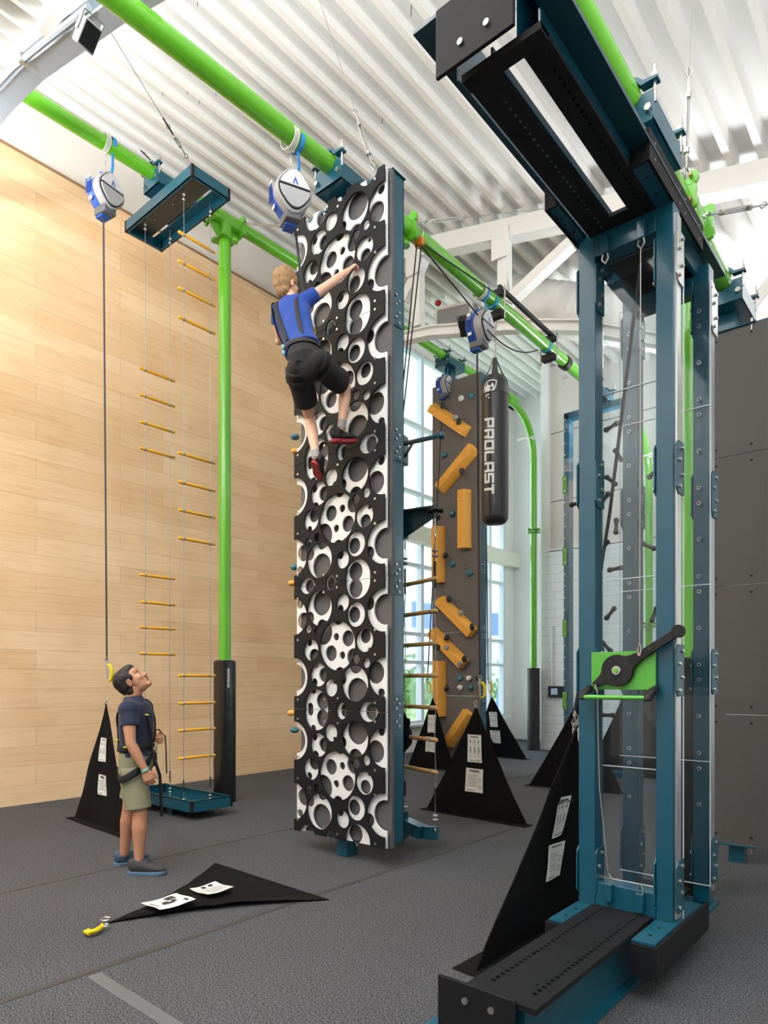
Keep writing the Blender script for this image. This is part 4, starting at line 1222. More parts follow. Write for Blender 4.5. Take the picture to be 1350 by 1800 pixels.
def belay(label, pos, normal, beam_p, rad, line_pts, hook_ax=None, s=1.0, hooked=True):
    pos = Vector(pos); nrm = Vector(normal).normalized(); ux = Vector((0,0,1)).cross(nrm); 
    t = thing('auto_belay', label, 'auto belay', pos)
    M = Matrix(((ux.x, nrm.x, 0, pos.x), (ux.y, nrm.y, 0, pos.y), (0, 0, 1, pos.z), (0,0,0,1)))
    def outline(r, k=0.0):
        o = []
        for i in range(40):
            a = 2*PI*i/40; q = r*(1+.05*math.cos(4*a)); o.append((q*math.cos(a)*.92, q*math.sin(a)*1.08))
        return o
    r = .145*s
    part('rear_housing', MB().prism(outline(r), -.1*s, -.01*s, M), BLUE, t, bevel=.012*s)
    part('front_housing', MB().prism(outline(r*1.0), -.01*s, .075*s, M), GREYC, t, bevel=.01*s)
    part('dark_rim', MB().prism(outline(r*.88), .075*s, .083*s, M), BLACK, t)
    lo = [q for q in outline(r*.82) if q[1] <= .03]
    part('face_plate', MB().prism([q for q in outline(r*.84) if q[1] < .012*s] , .083*s, .098*s, M), GREYC, t, bevel=.003)
    part('face_plate', MB().prism([q for q in outline(r*.84) if q[1] > .018*s] , .083*s, .094*s, M), mat('belay_light_plate', (196, 196, 200), .4), t, bevel=.003)
    st = [(-.02*s, .03*s), (0, .085*s), (.025*s, .03*s), (.012*s, .03*s), (0, .06*s), (-.01*s, .03*s)]
    part('face_mark', MB().prism(st, .0945*s, .0955*s, M), BLUE, t)
    b = MB(); b.box(-.06*s, .06*s, -.095*s, .06*s, -.2*s, -.13*s, M); part('nozzle', b, mat('dark_grey_plastic', (90, 92, 96), .5), t, bevel=.01*s)
    part('nozzle', MB().box(-.045*s, .045*s, -.10*s, .0*s, -.215*s, -.15*s, M), BLUE, t, bevel=.008*s)
    g = MB()
    for i in range(9): g.box(-.148*s, -.142*s, -.09*s, -.02*s, (-.05+i*.014)*s, (-.044+i*.014)*s, M)
    parts('housing_rib', g, mat('blue_rib', (20, 66, 150), .5), t)
    lab = MB().box(-.1435*s, -.1375*s, -.075*s, -.035*s, .045*s, .1*s, M); lab.box(-.125*s, -.118*s, -.075*s, -.035*s, -.105*s, -.075*s, M)
    part('white_label', lab, PAPER, t)
    h = MB().tube([M @ Vector((-.035*s, -.03*s, .13*s)), M @ Vector((-.03*s, -.03*s, .175*s)), M @ Vector((0, -.03*s, .19*s)), M @ Vector((.03*s, -.03*s, .175*s)), M @ Vector((.035*s, -.03*s, .13*s))], .013*s, 10)
    part('carry_handle', h, BLUE, t)
    # hanging chain and loops over the beam
    top = M @ Vector((0, -.03*s, .19*s)); bp = Vector(beam_p)
    low = bp - Vector((0,0,rad+.05))
    b = MB()
    n = max(2, int((low-top).length/.05))
    for i in range(n):
        c = top.lerp(low, (i+.5)/n); axx = Vector((1,0,0)) if i % 2 else Vector((0,1,0))
        L_ = (low-top).length/n*.62
        b.tube([c + Vector((0,0,L_)), c + axx.cross(Vector((0,0,1)))*.012, c - Vector((0,0,L_)), c - axx.cross(Vector((0,0,1)))*.012], .004, 6, closed=True)
    parts('chain_link', b, STEEL, t)
    b = MB()
    for dy in (-.035, -.02, -.005, .01): b.ring(bp+Vector((0,dy,-.008)), (0,1,0), rad+.012, .005, 30)
    part('cable_loop', b, mat('pale_cord', (206, 204, 196), .6), t)
    w_ = MB().tube([bp+Vector((math.sin(2*PI*i/30)*(rad+.006), .06, math.cos(2*PI*i/30)*(rad+.006))) for i in range(30)], [(.022, .003)]*30, 8, closed=True, side=(0,1,0))
    w_.tube([bp+Vector((.02,.06,-rad)), bp+Vector((.03,.06,-rad-.15)), M @ Vector((.05*s, 0, .16*s))], [(.016,.003)]*3, 8, side=(0,1,0))
    part('blue_strap', w_, BLUEW, t)
    o = part('webbing_line', MB().tube([M @ Vector((0, -.04*s, -.21*s))] + [Vector(q) for q in line_pts], [(.011, .002)]*(len(line_pts)+1), 8, side=tuple(RT)), DCABLE, t)
    if hooked: hook(t, Vector(line_pts[-1]) - Vector((0,0,.12)), hook_ax or RT)
    return t
pA = pix(187, 340, x=-7.25)
belay('auto belay hanging over the wooden wall, line dropping behind the standing man', pA, RT*.85-FW*.5, (-7.25, pA.y, 7.66), .08, [(-7.24, pA.y, 1.82)], s=1.25)
pB = pix(512, 345, x=-4.2)
belay('large auto belay beside the top of the black and white tower, holding the climber', pB, RT*.45-FW*.9+Vector((0,0,-.1)), (-4.2, pB.y, 6.13), .08, [pix(519, 400, y=3.9), pix(531, 507, y=3.92), pix(541, 562, y=3.9)], s=1.12, hooked=False)
pC = pix(845, 577, x=-4.2)
belay('auto belay next to the punching bag mount', pC, RT*.8-FW*.6, (-4.2, pC.y, 6.17), .08, [(-4.2, pC.y-.02, 1.62)], s=1.2)
pD = pix(782, 678, x=-7.25)
belay('small looking auto belay above the orange block tower', pD, RT*.8-FW*.6, (-7.25, pD.y, 7.7), .08, [(-7.25, pD.y-.55, 1.6)], s=1.15)
t = thing('webbing_line', 'black webbing with yellow hook holding the barrier by the far padded post', 'webbing line', (-7.25, 12.0, 1.6))
q0 = pix(858, 1195, y=12.05); part('webbing', MB().tube([pix(852, 700, y=12.05), q0], [(.012, .002)]*2, 8, side=tuple(RT)), DCABLE, t); hook(t, q0-Vector((0,0,.13)), RT, 1.2)
t = thing('webbing_line', 'black webbing slanting from the chimney top down to the large near barrier', 'webbing line', (-1.9, 4.3, 1.3))
q0 = pix(1010, 1250, x=-1.93)
part('webbing', MB().tube([pix(1126, 460, y=3.9), pix(1104, 640, y=3.95), pix(1072, 900, y=4.1), pix(1055, 1010, y=4.2), q0], [(.011, .002)]*5, 8, side=tuple(RT)), DCABLE, t)
b = MB(); b.ring(q0-Vector((0,0,.02)), RT, .02, .006, 14); b.tube([q0-Vector((0,0,.04)), q0-Vector((.02,0,.08)), q0-Vector((0,0,.13)), q0-Vector((-.02,0,.08))], .006, 8, closed=True)
part('snap_hook', b, STEEL, t)

# ------------------------------------------------------------------ punching bag
BX, BY, BR = -3.925, 6.55, .145
BR = .155
bag = thing('punching_bag', 'long black leather punching bag lettered PROLAST with a white rhino shield', 'punching bag', (BX, BY, 3.36))
prof_ = [(0,3.355),(.07,3.357),(.12,3.37),(.143,3.40),(.152,3.45),(.155,3.6),(.155,4.3),(.156,4.78),(.159,4.80),(.154,4.82),(.155,4.84),(.153,4.88),(.145,4.94),(.125,4.99),(.09,5.03),(.05,5.05),(0,5.055)]
m = MB(); m.tube([(BX, BY, z) for r, z in prof_], [max(r, .001) for r, z in prof_], 40)
part('bag_body', m, LEATHER, bag, ang=1.0)
part('bag_seam', MB().ring((BX, BY, 4.80), (0,0,1), .157, .004, 36), BLACK, bag); part('bag_seam', MB().ring((BX, BY, 3.42), (0,0,1), .149, .003, 36), BLACK, bag)
for a in range(4):
    th = a*PI/2+.6
    e = Vector((math.cos(th), math.sin(th), 0))
    part('bag_strap', MB().tube([Vector((BX, BY, 4.90))+e*.150, Vector((BX, BY, 4.97))+e*.138, Vector((BX, BY, 5.08))+e*.075, Vector((BX, BY, 5.24))+e*.012], [(.032,.004), (.032,.004), (.03,.004), (.022,.004)], 8, side=tuple(e.cross(Vector((0,0,1))))), mat('strap_vinyl', (58, 57, 58), .45), bag)
CAMDIR = math.atan2(-BY, -BX)      # towards the viewer side of the bag
def on_bag(s_, z, off=.0015):      # s_: metres round the surface, to the right
    a = CAMDIR - .43 + s_/BR
    return Vector((BX + (BR+off)*math.cos(a), BY + (BR+off)*math.sin(a), z))
LET = {  # strokes on a 5 x 4 grid: (u0,u1,v0,v1) u along the reading direction, v upwards in the letter
 'P': [(0,1,0,4),(0,4,3.1,4),(3,4,1.6,4),(0,4,1.4,2.2)],
 'R': [(0,1,0,4),(0,4,3.1,4),(3,4,1.8,4),(0,4,1.4,2.2),(2.6,3.6,0,1.5)],
 'O': [(0,1,0,4),(3,4,0,4),(0,4,3.1,4),(0,4,0,.9)],
 'L': [(0,1,0,4),(0,4,0,.9)],
 'A': [(0,1,0,4),(3,4,0,4),(0,4,3.1,4),(0,4,1.3,2.1)],
 'S': [(0,4,3.1,4),(0,1,1.9,4),(0,4,1.6,2.4),(3,4,0,2.2),(0,4,0,.9)],
 'T': [(0,4,3.1,4),(1.5,2.5,0,4)]}
ztop = pix(860, 737, y=BY-.1).z; zbot_ = pix(860, 872, y=BY-.1).z
pitch = (ztop-zbot_)/7
for i, ch in enumerate('PROLAST'):
    m = MB()
    for (u0, u1, v0, v1) in LET[ch]:
        nseg = 4
        def fn(u, v, u0=u0, u1=u1, v0=v0, v1=v1):
            uu = u0+(u1-u0)*u; vv = v0+(v1-v0)*v
            return on_bag(-.06 + vv*.030, ztop - i*pitch - (uu + (4-vv)*0.0)*pitch*.225 - vv*.003)
        m.surf(fn, 2, 6)
    part('white_letter', m, PAPER, bag, smooth=False)
# shield emblem: outline and rhino head
zs = pix(862, 687, y=BY-.1).z; k_ = .078
def em(x, y): return on_bag(.012 + x*k_*1.0, zs + y*k_*1.2)
def ribbon(pts, wd):
    m = MB()
    for (a, b) in zip(pts, pts[1:]):
        d = Vector((b[0]-a[0], b[1]-a[1])); d.normalize(); n_ = Vector((-d.y, d.x))*wd/2
        m.add([em(a[0]+n_.x, a[1]+n_.y), em(b[0]+n_.x, b[1]+n_.y), em(b[0]-n_.x, b[1]-n_.y), em(a[0]-n_.x, a[1]-n_.y)], [(0,1,2,3)])
    return m
sh_ = ribbon([(-.95,.45), (-.5,.85), (0,1.0), (.5,.98), (.98,.85), (.8,.2), (.45,-.45), (-.1,-1.1)], .13)
sh2 = ribbon([(-.95,.45), (-.95,-.1), (-.6,-.7), (-.1,-1.1)], .12); sh_.add(sh2.v, sh2.f)
part('shield_outline', sh_, PAPER, bag, smooth=False)
hd = [(-.85,.35), (-.5,.45), (-.35,.75), (-.2,.45), (.15,.3), (.3,.35), (.4,.7), (.6,.3), (.62,-.05), (.45,-.3), (.1,-.15), (-.15,-.35), (-.1,-.75), (-.45,-.65), (-.75,-.2)]
m = MB(); cc = em(-.2, .05); m.add([em(*q) for q in hd] + [cc], [(i, (i+1) % len(hd), len(hd)) for i in range(len(hd))])
part('rhino_head', m, PAPER, bag, smooth=False)
# its mount on the beam
mt = thing('bag_mount', 'black twin clamps, chain and bar holding the punching bag to the green pipe', 'bag mount', (-4.2, 6.9, 6.0))
for (a, b) in ((872, 528), (965, 598)):
    p = pix(a, b, x=-4.2); p.z = 6.15
    for sgn in (-1, 1):
        c = MB()
        for i in range(3): c.box(-4.29, -4.11, p.y-.05+i*.035, p.y-.03+i*.035, p.z+(.085 if sgn > 0 else -.17), p.z+(.16 if sgn > 0 else -.085))
        parts('clamp_plate', c, BLACK, mt)
    c = MB()
    for dx in (-.12, .12): c.cyl((-4.2+dx, p.y, p.z-.2), (-4.2+dx, p.y, p.z+.2), .009, 8); c.cyl((-4.2+dx, p.y, p.z+.15), (-4.2+dx, p.y, p.z+.17), .018, 6)
    parts('clamp_bolt', c, STEEL, mt)
    part('teal_band', MB().tube([Vector((-4.2, p.y-.12, p.z)), Vector((-4.2, p.y-.07, p.z))], .087, 28), mat('teal_band', (40, 150, 180), .5), mt)
    if a == 872: pm = p
    else: pn = p
part('long_bar', MB().bar((-4.16, pm.y, 6.36), (-4.16, pn.y, 6.32), .04, .05), BLACK, mt)
part('black_band', MB().tube([Vector((-4.2, pn.y+.45, 6.14)), Vector((-4.2, pn.y+.55, 6.14))], .095, 28), BLACK, mt)
b = MB(); b.ring((-4.2, pn.y+.5, 5.93), (0,1,0), .03, .006, 14); b.ring((-4.2, pn.y+.5, 5.86), (1,0,0), .03, .006, 14); parts('chain_link', b, STEEL, mt)
b = MB(); c0_ = Vector((-4.2, pm.y, 5.95)); c1_ = Vector((BX, BY, 5.2)); n = 13
for i in range(n):
    c = c0_.lerp(c1_, (i+.5)/n); ax = RT if i % 2 else FW
    b.tube([c+Vector((0,0,.042)), c+ax*.015, c-Vector((0,0,.042)), c-ax*.015], .0045, 6, closed=True)
parts('chain_link', b, STEEL, mt)
tag(part('safety_rope', MB().tube(catenary(pix(857, 580, y=6.6), pix(945, 615, y=8.0), .12), .008, 8), ROPE), 'thin black rope sagging from the bag chain to the second clamp', 'rope')

# ------------------------------------------------------------------ small rope ladder and brackets behind the black and white tower
Lp = lambda z: CF(.209, 6.6, z)
Rp = lambda z: CF(.475, 6.18, z)
t = thing('rope_ladder', 'short ladder of pale wooden rungs right of the black and white tower', 'rope ladder', Lp(.2))
for i in range(7):
    z = 2.54-.3*i; a, b = Lp(z), Rp(z); d = (b-a).normalized()
    if i == 5: a = a.lerp(b, .12)
    part('rung', MB().tube([a-d*.03, a-d*.02, b+d*.02, b+d*.03], [.012, .02, .02, .013], 12), WRUNG, t)
    c = MB(); c.tube([a+d*.035, a+d*.06], .023, 12); c.tube([b-d*.06, b-d*.035], .023, 12); parts('rung_sleeve', c, GREYC, t)
for fn, zt in ((Lp, 3.0), (Rp, 3.0)):
    part('ladder_cable', MB().tube([fn(zt)] + [fn(2.54-.3*i)+RT*.006*(-1)**i for i in range(7)] + [fn(.2)], .004, 6), CABLE, t)
    b = MB(); b.ring(fn(2.93), RT, .03, .008, 14); b.cyl(fn(2.96), fn(3.1), .006, 8)
    for z in (.3, .34, 2.8, 2.75): b.ring(fn(z), (0,0,1), .02, .01, 12)
    b.ring(fn(.2), RT, .022, .006, 12)
    parts('cable_fitting', b, STEEL, t)
    part('cable_sleeve', MB().cyl(fn(.45), fn(.6), .01, 8), ROPE, t)
    part('cable_sleeve', MB().cyl(fn(2.45), fn(2.7), .01, 8), ROPE, t)
def post_bracket(label, z0, z1, kind):
    t = thing('post_bracket', label, 'steel bracket', CF(.12, 6.5, (z0+z1)/2))
    a = CF(.15, 6.5, 0)
    M = Matrix.Translation(CF(.17, 6.5, 0)) @ Matrix.Rotation(ANG-.5, 4, 'Z')
    m = MB(); m.box(-.05, .045, -.07, .07, z0, z1, M); part('bracket_box', m, DTEAL, t, bevel=.008)
    b = MB()
    for zz in (z0+.03, z1-.03):
        for yy in (-.09, .09): b.cyl(M @ Vector((-.14, yy, zz)), M @ Vector((.02, yy, zz)), .009, 8); b.cyl(M @ Vector((-.09, yy, zz)), M @ Vector((-.06, yy, zz)), .018, 6)
    parts('bracket_bolt', b, STEEL, t)
    if kind == 'bar':
        p, q = CF(.2, 6.45, (z0+z1)/2+.05), CF(.52, 6.05, (z0+z1)/2-.02)
        part('bracket_arm', MB().cyl(p, q, .022, 14), TEAL, t); part('bar_knob', MB().ell(q, .035), TEAL, t)
        part('bracket_strut', MB().bar(CF(.2, 6.45, z0+.06), p.lerp(q, .25), .012, .03), TEAL, t)
    elif kind == 'top':
        p, q = CF(.2, 6.48, z1-.02), CF(.47, 6.2, z1-.06)
        m = MB(); m.add([CF(.2, 6.48, z0), CF(.2, 6.48, z1), q+Vector((0,0,.03)), q-Vector((0,0,.09))] + [v+FW*.012 for v in (CF(.2, 6.48, z0), CF(.2, 6.48, z1), q+Vector((0,0,.03)), q-Vector((0,0,.09)))], [(0,1,2,3),(7,6,5,4),(0,4,5,1),(1,5,6,2),(2,6,7,3),(3,7,4,0)])
        part('gusset_plate', m, DTEAL, t)
        part('bracket_arm', MB().bar(p, q, .12, .012), DTEAL, t)
        part('arm_pad', MB().tube([q-Vector((0,0,.03))-RT*.07, q-Vector((0,0,.02)), q-Vector((0,0,.03))+RT*.08], [(.045,.02)]*3, 12, side=tuple(FW)), BLACK, t)
    else:
        p, q = CF(.2, 6.5, z0+.14), CF(.38, 6.28, z0+.11); r_ = CF(.5, 6.2, z0+.12)
        part('bracket_arm', MB().bar(p, q, .13, .12).bar(q, r_, .05, .12), TEAL, t, bevel=.004)
    return t
post_bracket('bracket with a round bar, highest on the green post right of the tower', 3.70, 3.98, 'bar')
post_bracket('gusseted bracket holding the top of the wooden runged ladder', 2.98, 3.26, 'top')
post_bracket('low bracket anchoring the wooden runged ladder near the floor', .05, .32, 'low')

# pulley and ropes
pp_ = pix(737, 428, x=-4.15)
t = thing('rope_pulley', 'orange pulley on the second green pipe with two dark ropes running down', 'pulley', pp_)
part('pulley_block', MB().box(pp_.x-.05, pp_.x+.05, pp_.y-.02, pp_.y+.03, pp_.z-.03, pp_.z+.05), mat('pulley_orange', (214, 120, 30), .5), t, bevel=.01)
b = MB(); b.ring(pp_+Vector((0,0,.09)), (0,1,0), .05, .006, 16); b.ring(pp_+Vector((0,0,.0)), (0,1,0), .03, .012, 16); part('pulley_ring', b, STEEL, t)
for k_2, dx in enumerate((-4, 4)):
    part('rope', MB().tube([pp_+RT*dx*.006, pix(705+dx*.6, 740, x=-4.12), pix(697+dx*.3, 900, x=-4.1)], .007, 8), ROPE, t)
part('rope', MB().tube([pp_, pix(845, 560, x=-4.15)], .008, 8), ROPE, t)
part('rope', MB().tube([pp_+Vector((0,0,.02)), pix(900, 535, x=-4.08)], .006, 8), ROPE, t)
t = thing('cloth_bag', 'crumpled black bag hanging at the right edge of the tower above the floor', 'bag', pix(712, 1290, y=5.2))
c = pix(710, 1290, y=5.15)
m = MB().ell(c, (.075, .07, .2), n=24, m=18)
for i, v in enumerate(m.v):
    d = v-c; m.v[i] = c + d*(1+.5*noise.noise(d*12)) 
part('bag_cloth', m, FABRIC, t, ang=2)
part('bag_cord', MB().tube([c+Vector((0,0,.17)), pix(701, 1190, y=5.1), pix(697, 950, y=5.1)], .006, 6), ROPE, t)

# ------------------------------------------------------------------ guy cables with turnbuckles
def guy(label, p, q, f0, f1, dark=0.0, r=.004):
    """cable from p (high) to q (low); turnbuckle between fractions f0..f1"""
    p, q = Vector(p), Vector(q); t = thing('guy_cable', label, 'cable', q)
    part('cable', MB().tube([p, q], r, 6), CABLE, t)
    a, b_ = p.lerp(q, f0), p.lerp(q, f1); d = (q-p).normalized(); n_ = d.orthogonal().normalized()
    m = MB(); m.tube([a+n_*.014, b_+n_*.014], .006, 6); m.tube([a-n_*.014, b_-n_*.014], .006, 6); m.tube([a-d*.01, a+d*.02], .02, 8); m.tube([b_-d*.02, b_+d*.01], .02, 8)
    m.tube([a-d*.1, a], .008, 6); m.tube([b_, b_+d*.1], .008, 6)
    part('turnbuckle', m, STEEL, t)
    m = MB(); c = a-d*.13; m.tube([c-d*.04, c+n_*.022, c+d*.04, c-n_*.022], .006, 6, closed=True)
    c = b_+d*.13; m.tube([c-d*.04, c+n_*.022, c+d*.04, c-n_*.022], .006, 6, closed=True)
    parts('shackle', m, STEEL, t)
    if dark: part('cable_sleeve', MB().tube([p.lerp(q, f0-dark), p.lerp(q, f0-.02)], .009, 8), ROPE, t)
    return t
guy('long cable from the roof down to the left grey tray', pix(160, 0, y=3.0), pix(326, 272, x=-6.9), .86, .93, .14)
guy('short slack cable end left of the grey tray on the green pipe', pix(243, 260, x=-7.5), pix(292, 308, x=-7.25), .5, .8, .4)
guy('thin cable and turnbuckle above the black and white tower', pix(560, -5, y=4.2), pix(655, 292, y=4.3), .76, .93, 0, .003)
guy('heavy cable with a long turnbuckle hanging to the right joint of the pipes', pix(1216, -5, y=4.6), pix(1205, 312, y=4.75), .53, .85, 0, .005)
guy('cable and turnbuckle from the first pipe joint towards the black and white tower', pix(425, 392, y=5.3), pix(516, 400, y=5.2), .25, .75)
guy('cable and turnbuckle from the second pipe joint across to the roof truss', pix(975, 365, y=8.3), pix(728, 392, x=-4.1), .74, .9)
guy('cable and turnbuckle from the right pipe joint leaving the photo to the right', pix(1362, 357, y=5.6), pix(1243, 378, y=5.1), .38, .8)
# wall thermostat panel and its conduit
t = thing('control_panel', 'small black control box with a pale screen on the white block wall', 'control panel', (-5.9, YB, 1.3))
a, b_ = pix(965, 1206, y=YB-.03), pix(991, 1226, y=YB-.03)
part('panel_case', MB().box(a.x, b_.x, YB-.08, YB, b_.z, a.z), BLACK, t, bevel=.006)
part('panel_screen', MB().box(a.x+.07, a.x+.23, YB-.083, YB-.079, b_.z+.06, a.z-.05), mat('screen_pale', (180, 205, 225), .4), t)
p = pix(971, 1100, y=YB)
t = thing('wall_conduit', 'thin white conduit pipe rising above the black control box', 'conduit', (p.x, YB, 1.5))
part('pipe', MB().cyl((p.x, YB-.03, a.z), (p.x, YB-.03, p.z), .018, 10), WHITE, t)
part('pipe_clip', MB().box(p.x-.035, p.x+.035, YB-.06, YB, p.z-.4, p.z-.37), WHITE, t)
# tape lines on the carpet
TAPE = mat('dark_carpet_seam', (62, 62, 60), .7); TAPEG = mat('grey_tape', (98, 100, 103), .6)
def tape(nm, p, q, wd, m):
    struct(nm, MB().bar(Vector((p.x, p.y, .0015)), Vector((q.x, q.y, .0015)), wd, .002), m)
a = pix(120, 1721, z=0); tape('trim_2', Vector((a.x, -1, 0)), Vector((a.x, 12, 0)), .05, TAPE)
a = pix(120, 1544, z=0); tape('trim_3', Vector((a.x, -1, 0)), Vector((a.x, 13, 0)), .03, TAPE)
a = pix(165, 1714, z=0); b_ = pix(318, 1812, z=0); tape('trim_4', Vector((a.x, a.y, 0)), Vector((b_.x+.4, a.y-.02, 0)), .075, TAPEG)
a = pix(980, 1392, z=0); tape('trim_5', Vector((-9, a.y, 0)), Vector((0, a.y, 0)), .02, TAPE)

# ------------------------------------------------------------------ outside the windows
GRASS = mat('pale_grass', (150, 176, 110), .9, noise_amt=.25, nscale=.8)
struct('ground', MB().box(-120, XW-.3, -20, 140, -.3, -.1), mat('pale_paving', (196, 196, 190), .9, noise_amt=.08, nscale=.4))
tag(part('lawn', MB().box(-60, -16, 10, 110, -.1, -.06), GRASS), 'strip of pale grass outside the tall windows', 'lawn', kind='stuff')
bd = thing('distant_building', 'pale building with a dark blue window band outside the tall windows', 'building', (-50, 60, -.1))
part('wall', MB().box(-62, -50, 30, 100, -.1, 12), mat('white_facade', (220, 226, 234), .7), bd)
b = MB()
for i in range(9): b.box(-49.98, -49.9, 40+i*6, 44.6+i*6, 8, 11.2)
parts('window_band', b, mat('blue_panel', (74, 116, 176), .4), bd)
random.seed(5)
for i, (x, y) in enumerate(((-25, 32), (-31, 38), (-20, 25), (-36, 50), (-24, 43))):
    t = thing('shrub', ('low round green shrub', 'broad green shrub', 'small pale shrub', 'far green shrub', 'tall green shrub')[i] + ' outside the windows' + (', nearest' if i == 2 else ', farthest' if i == 3 else ''), 'shrub', (x, y, -.1))
    m = MB()
    for k in range(260):
        c = Vector((x+random.uniform(-1, 1)*1.5, y+random.uniform(-1, 1)*1.8, .3+abs(random.gauss(0, .9))))
        a_ = Vector((random.gauss(0,1), random.gauss(0,1), random.gauss(0,1))).normalized()*.22; b2 = a_.orthogonal().normalized()*.12
        m.add([c-a_, c+b2, c+a_, c-b2], [(0,1,2,3)])
    part('foliage', m, mat('leaf_green', (104, 146, 74), .7), t, smooth=False)
    part('stem', MB().cyl((x, y, -.1), (x, y, .9), .05, 8), mat('bark', (96, 78, 60), .9), t)
p, q = pix(872, 1262, x=-10.5), pix(896, 1168, x=-11.0)
tag(part('leaning_post', MB().bar(Vector((p.x, p.y, -.1)), q, .32, .32), mat('blue_post', (60, 122, 190), .5)), 'slanting blue post standing outside the windows', 'post')

# ------------------------------------------------------------------ people
SKIN1 = mat('skin_tan', (188, 134, 104), .5, noise_amt=.04, nscale=20)
SKIN2 = mat('skin_fair', (226, 178, 152), .5, noise_amt=.04, nscale=20)
def basis(F, U):
    F = Vector(F).normalized(); U = (Vector(U) - F*F.dot(Vector(U))).normalized(); L = U.cross(F)
    return Matrix(((F.x, L.x, U.x), (F.y, L.y, U.y), (F.z, L.z, U.z)))
def add_head(mb, Cc, B, s=1.0):
    def e(c, r, rt=None):
        mb.ell(Vector(Cc) + B @ (Vector(c)*s), Vector(r)*s, rot=B if rt is None else B @ rt, n=20, m=14)
    e((-.018, 0, .03), (.098, .076, .088))
    e((.03, 0, -.02), (.062, .06, .088))
    e((.028, 0, -.072), (.058, .05, .042))
    e((.072, 0, -.098), (.024, .026, .02))
    e((.062, 0, .045), (.03, .052, .035))
    e((.076, 0, .022), (.018, .048, .01))
    for s_ in (-1, 1):
        e((.058, s_*.036, -.022), (.03, .024, .026))
        e((-.008, s_*.077, -.008), (.02, .009, .032), Matrix.Rotation(.25, 3, 'Y'))
        e((-.002, s_*.08, .006), (.013, .009, .016))
    e((.094, 0, -.004), (.012, .009, .03), Matrix.Rotation(-.35, 3, 'Y'))
    e((.106, 0, -.026), (.014, .014, .011))
    e((.098, .011, -.03), (.009, .008, .008)); e((.098, -.011, -.03), (.009, .008, .008))
    e((.088, 0, -.056), (.012, .022, .006)); e((.086, 0, -.067), (.012, .02, .007))
def head_details(t, Cc, B, s, brow):
    for s_ in (-1, 1):
        q = lambda c: Vector(Cc) + B @ (Vector(c)*s)
        part('eye', MB().ell(q((.0735, s_*.033, .004)), (.012*s, .013*s, .007*s), rot=B), mat('eye_white', (225, 220, 215), .3), t)
        part('iris', MB().ell(q((.0825, s_*.033, .005)), (.004*s, .0055*s, .0055*s), rot=B), mat('eye_dark', (40, 28, 22), .3), t)
        part('eyebrow', MB().tube([q((.084, s_*.016, .021)), q((.084, s_*.034, .028)), q((.074, s_*.052, .024))], [.003*s, .0045*s, .002*s], 8), brow, t)
        part('ear_hollow', MB().ell(q((.0, s_*.087, .002)), (.007*s, .003*s, .012*s), rot=B), mat('skin_shadow_pink', (150, 92, 74), .6), t)  # darker skin tone paints the shade inside the ear
    part('lips', MB().ell(q((.0965, 0, -.0605)), (.004*s, .018*s, .005*s), rot=B), mat('lip_pink', (164, 96, 84), .45), t)
def add_hand(mb, W, D, N, T, curl=(.5, .7, .6), s=1.0, spread=.0, thumbcurl=.5):
    """W wrist, D finger direction, N palm normal (fingers curl towards it), T thumb side"""
    W = Vector(W); D = Vector(D).normalized(); N = (Vector(N) - D*D.dot(Vector(N))).normalized()
    T2 = D.cross(N); T2 = T2 if T2.dot(Vector(T)) > 0 else -T2
    mb.tube([W - D*.02, W, W + D*.035*s, W + D*.085*s], [(.026*s, .019*s), (.027*s, .018*s), (.040*s, .016*s), (.042*s, .013*s)], 16, side=tuple(T2))
    for i, (L, off) in enumerate(((.072, .032), (.08, .011), (.075, -.010), (.06, -.030))):
        p = W + D*(.080 - .006*abs(i-1.3))*s + T2*off*s; pts = [p - D*.03*s, p]; rs = [.0095*s, .0095*s]
        ang = 0
        for k, f in enumerate((.45, .31, .24)):
            ang += curl[k]
            d = D*math.cos(ang) + N*math.sin(ang) + T2*spread*(1.5-i)*.2
            p = p + d.normalized()*L*f*s; pts.append(p); rs.append((.0088 - .0009*k)*s)
        mb.tube(pts, rs, 10); mb.ell(pts[-1], rs[-1])
        for q_, r_ in zip(pts[1:-1], rs[1:-1]): mb.ell(q_, r_*1.02)
    p = W + D*.02*s + T2*.026*s; pts = [p - D*.005, p]
    d0 = (D*.62 + T2*.7 + N*.15).normalized(); d1 = (D*.85 + T2*(.25-.3*thumbcurl) + N*(.5*thumbcurl)).normalized()
    pts = [p, p + d0*.035*s, p + d0*.035*s + d1*.032*s, p + d0*.035*s + d1*.032*s + (d1+N*.3*thumbcurl).normalized()*.022*s]
    mb.tube(pts, [.014*s, .0125*s, .0105*s, .0085*s], 10); mb.ell(pts[-1], .0085*s); mb.ell(pts[1], .0123*s); mb.ell(pts[2], .0105*s)
def add_leg(mb, hip, knee, ank, s=1.0, r=(.092, .075, .056, .05, .058, .042, .034)):
    hip, knee, ank = Vector(hip), Vector(knee), Vector(ank)
    back = Vector((0,0,0))
    mb.tube([hip, hip.lerp(knee, .5), knee.lerp(hip, .08), knee, knee.lerp(ank, .3), knee.lerp(ank, .7), ank], [x*s for x in r], 18)
    mb.ell(hip, r[0]*s*.95); mb.ell(knee, r[3]*s*1.08); mb.ell(ank, r[6]*s*1.05)
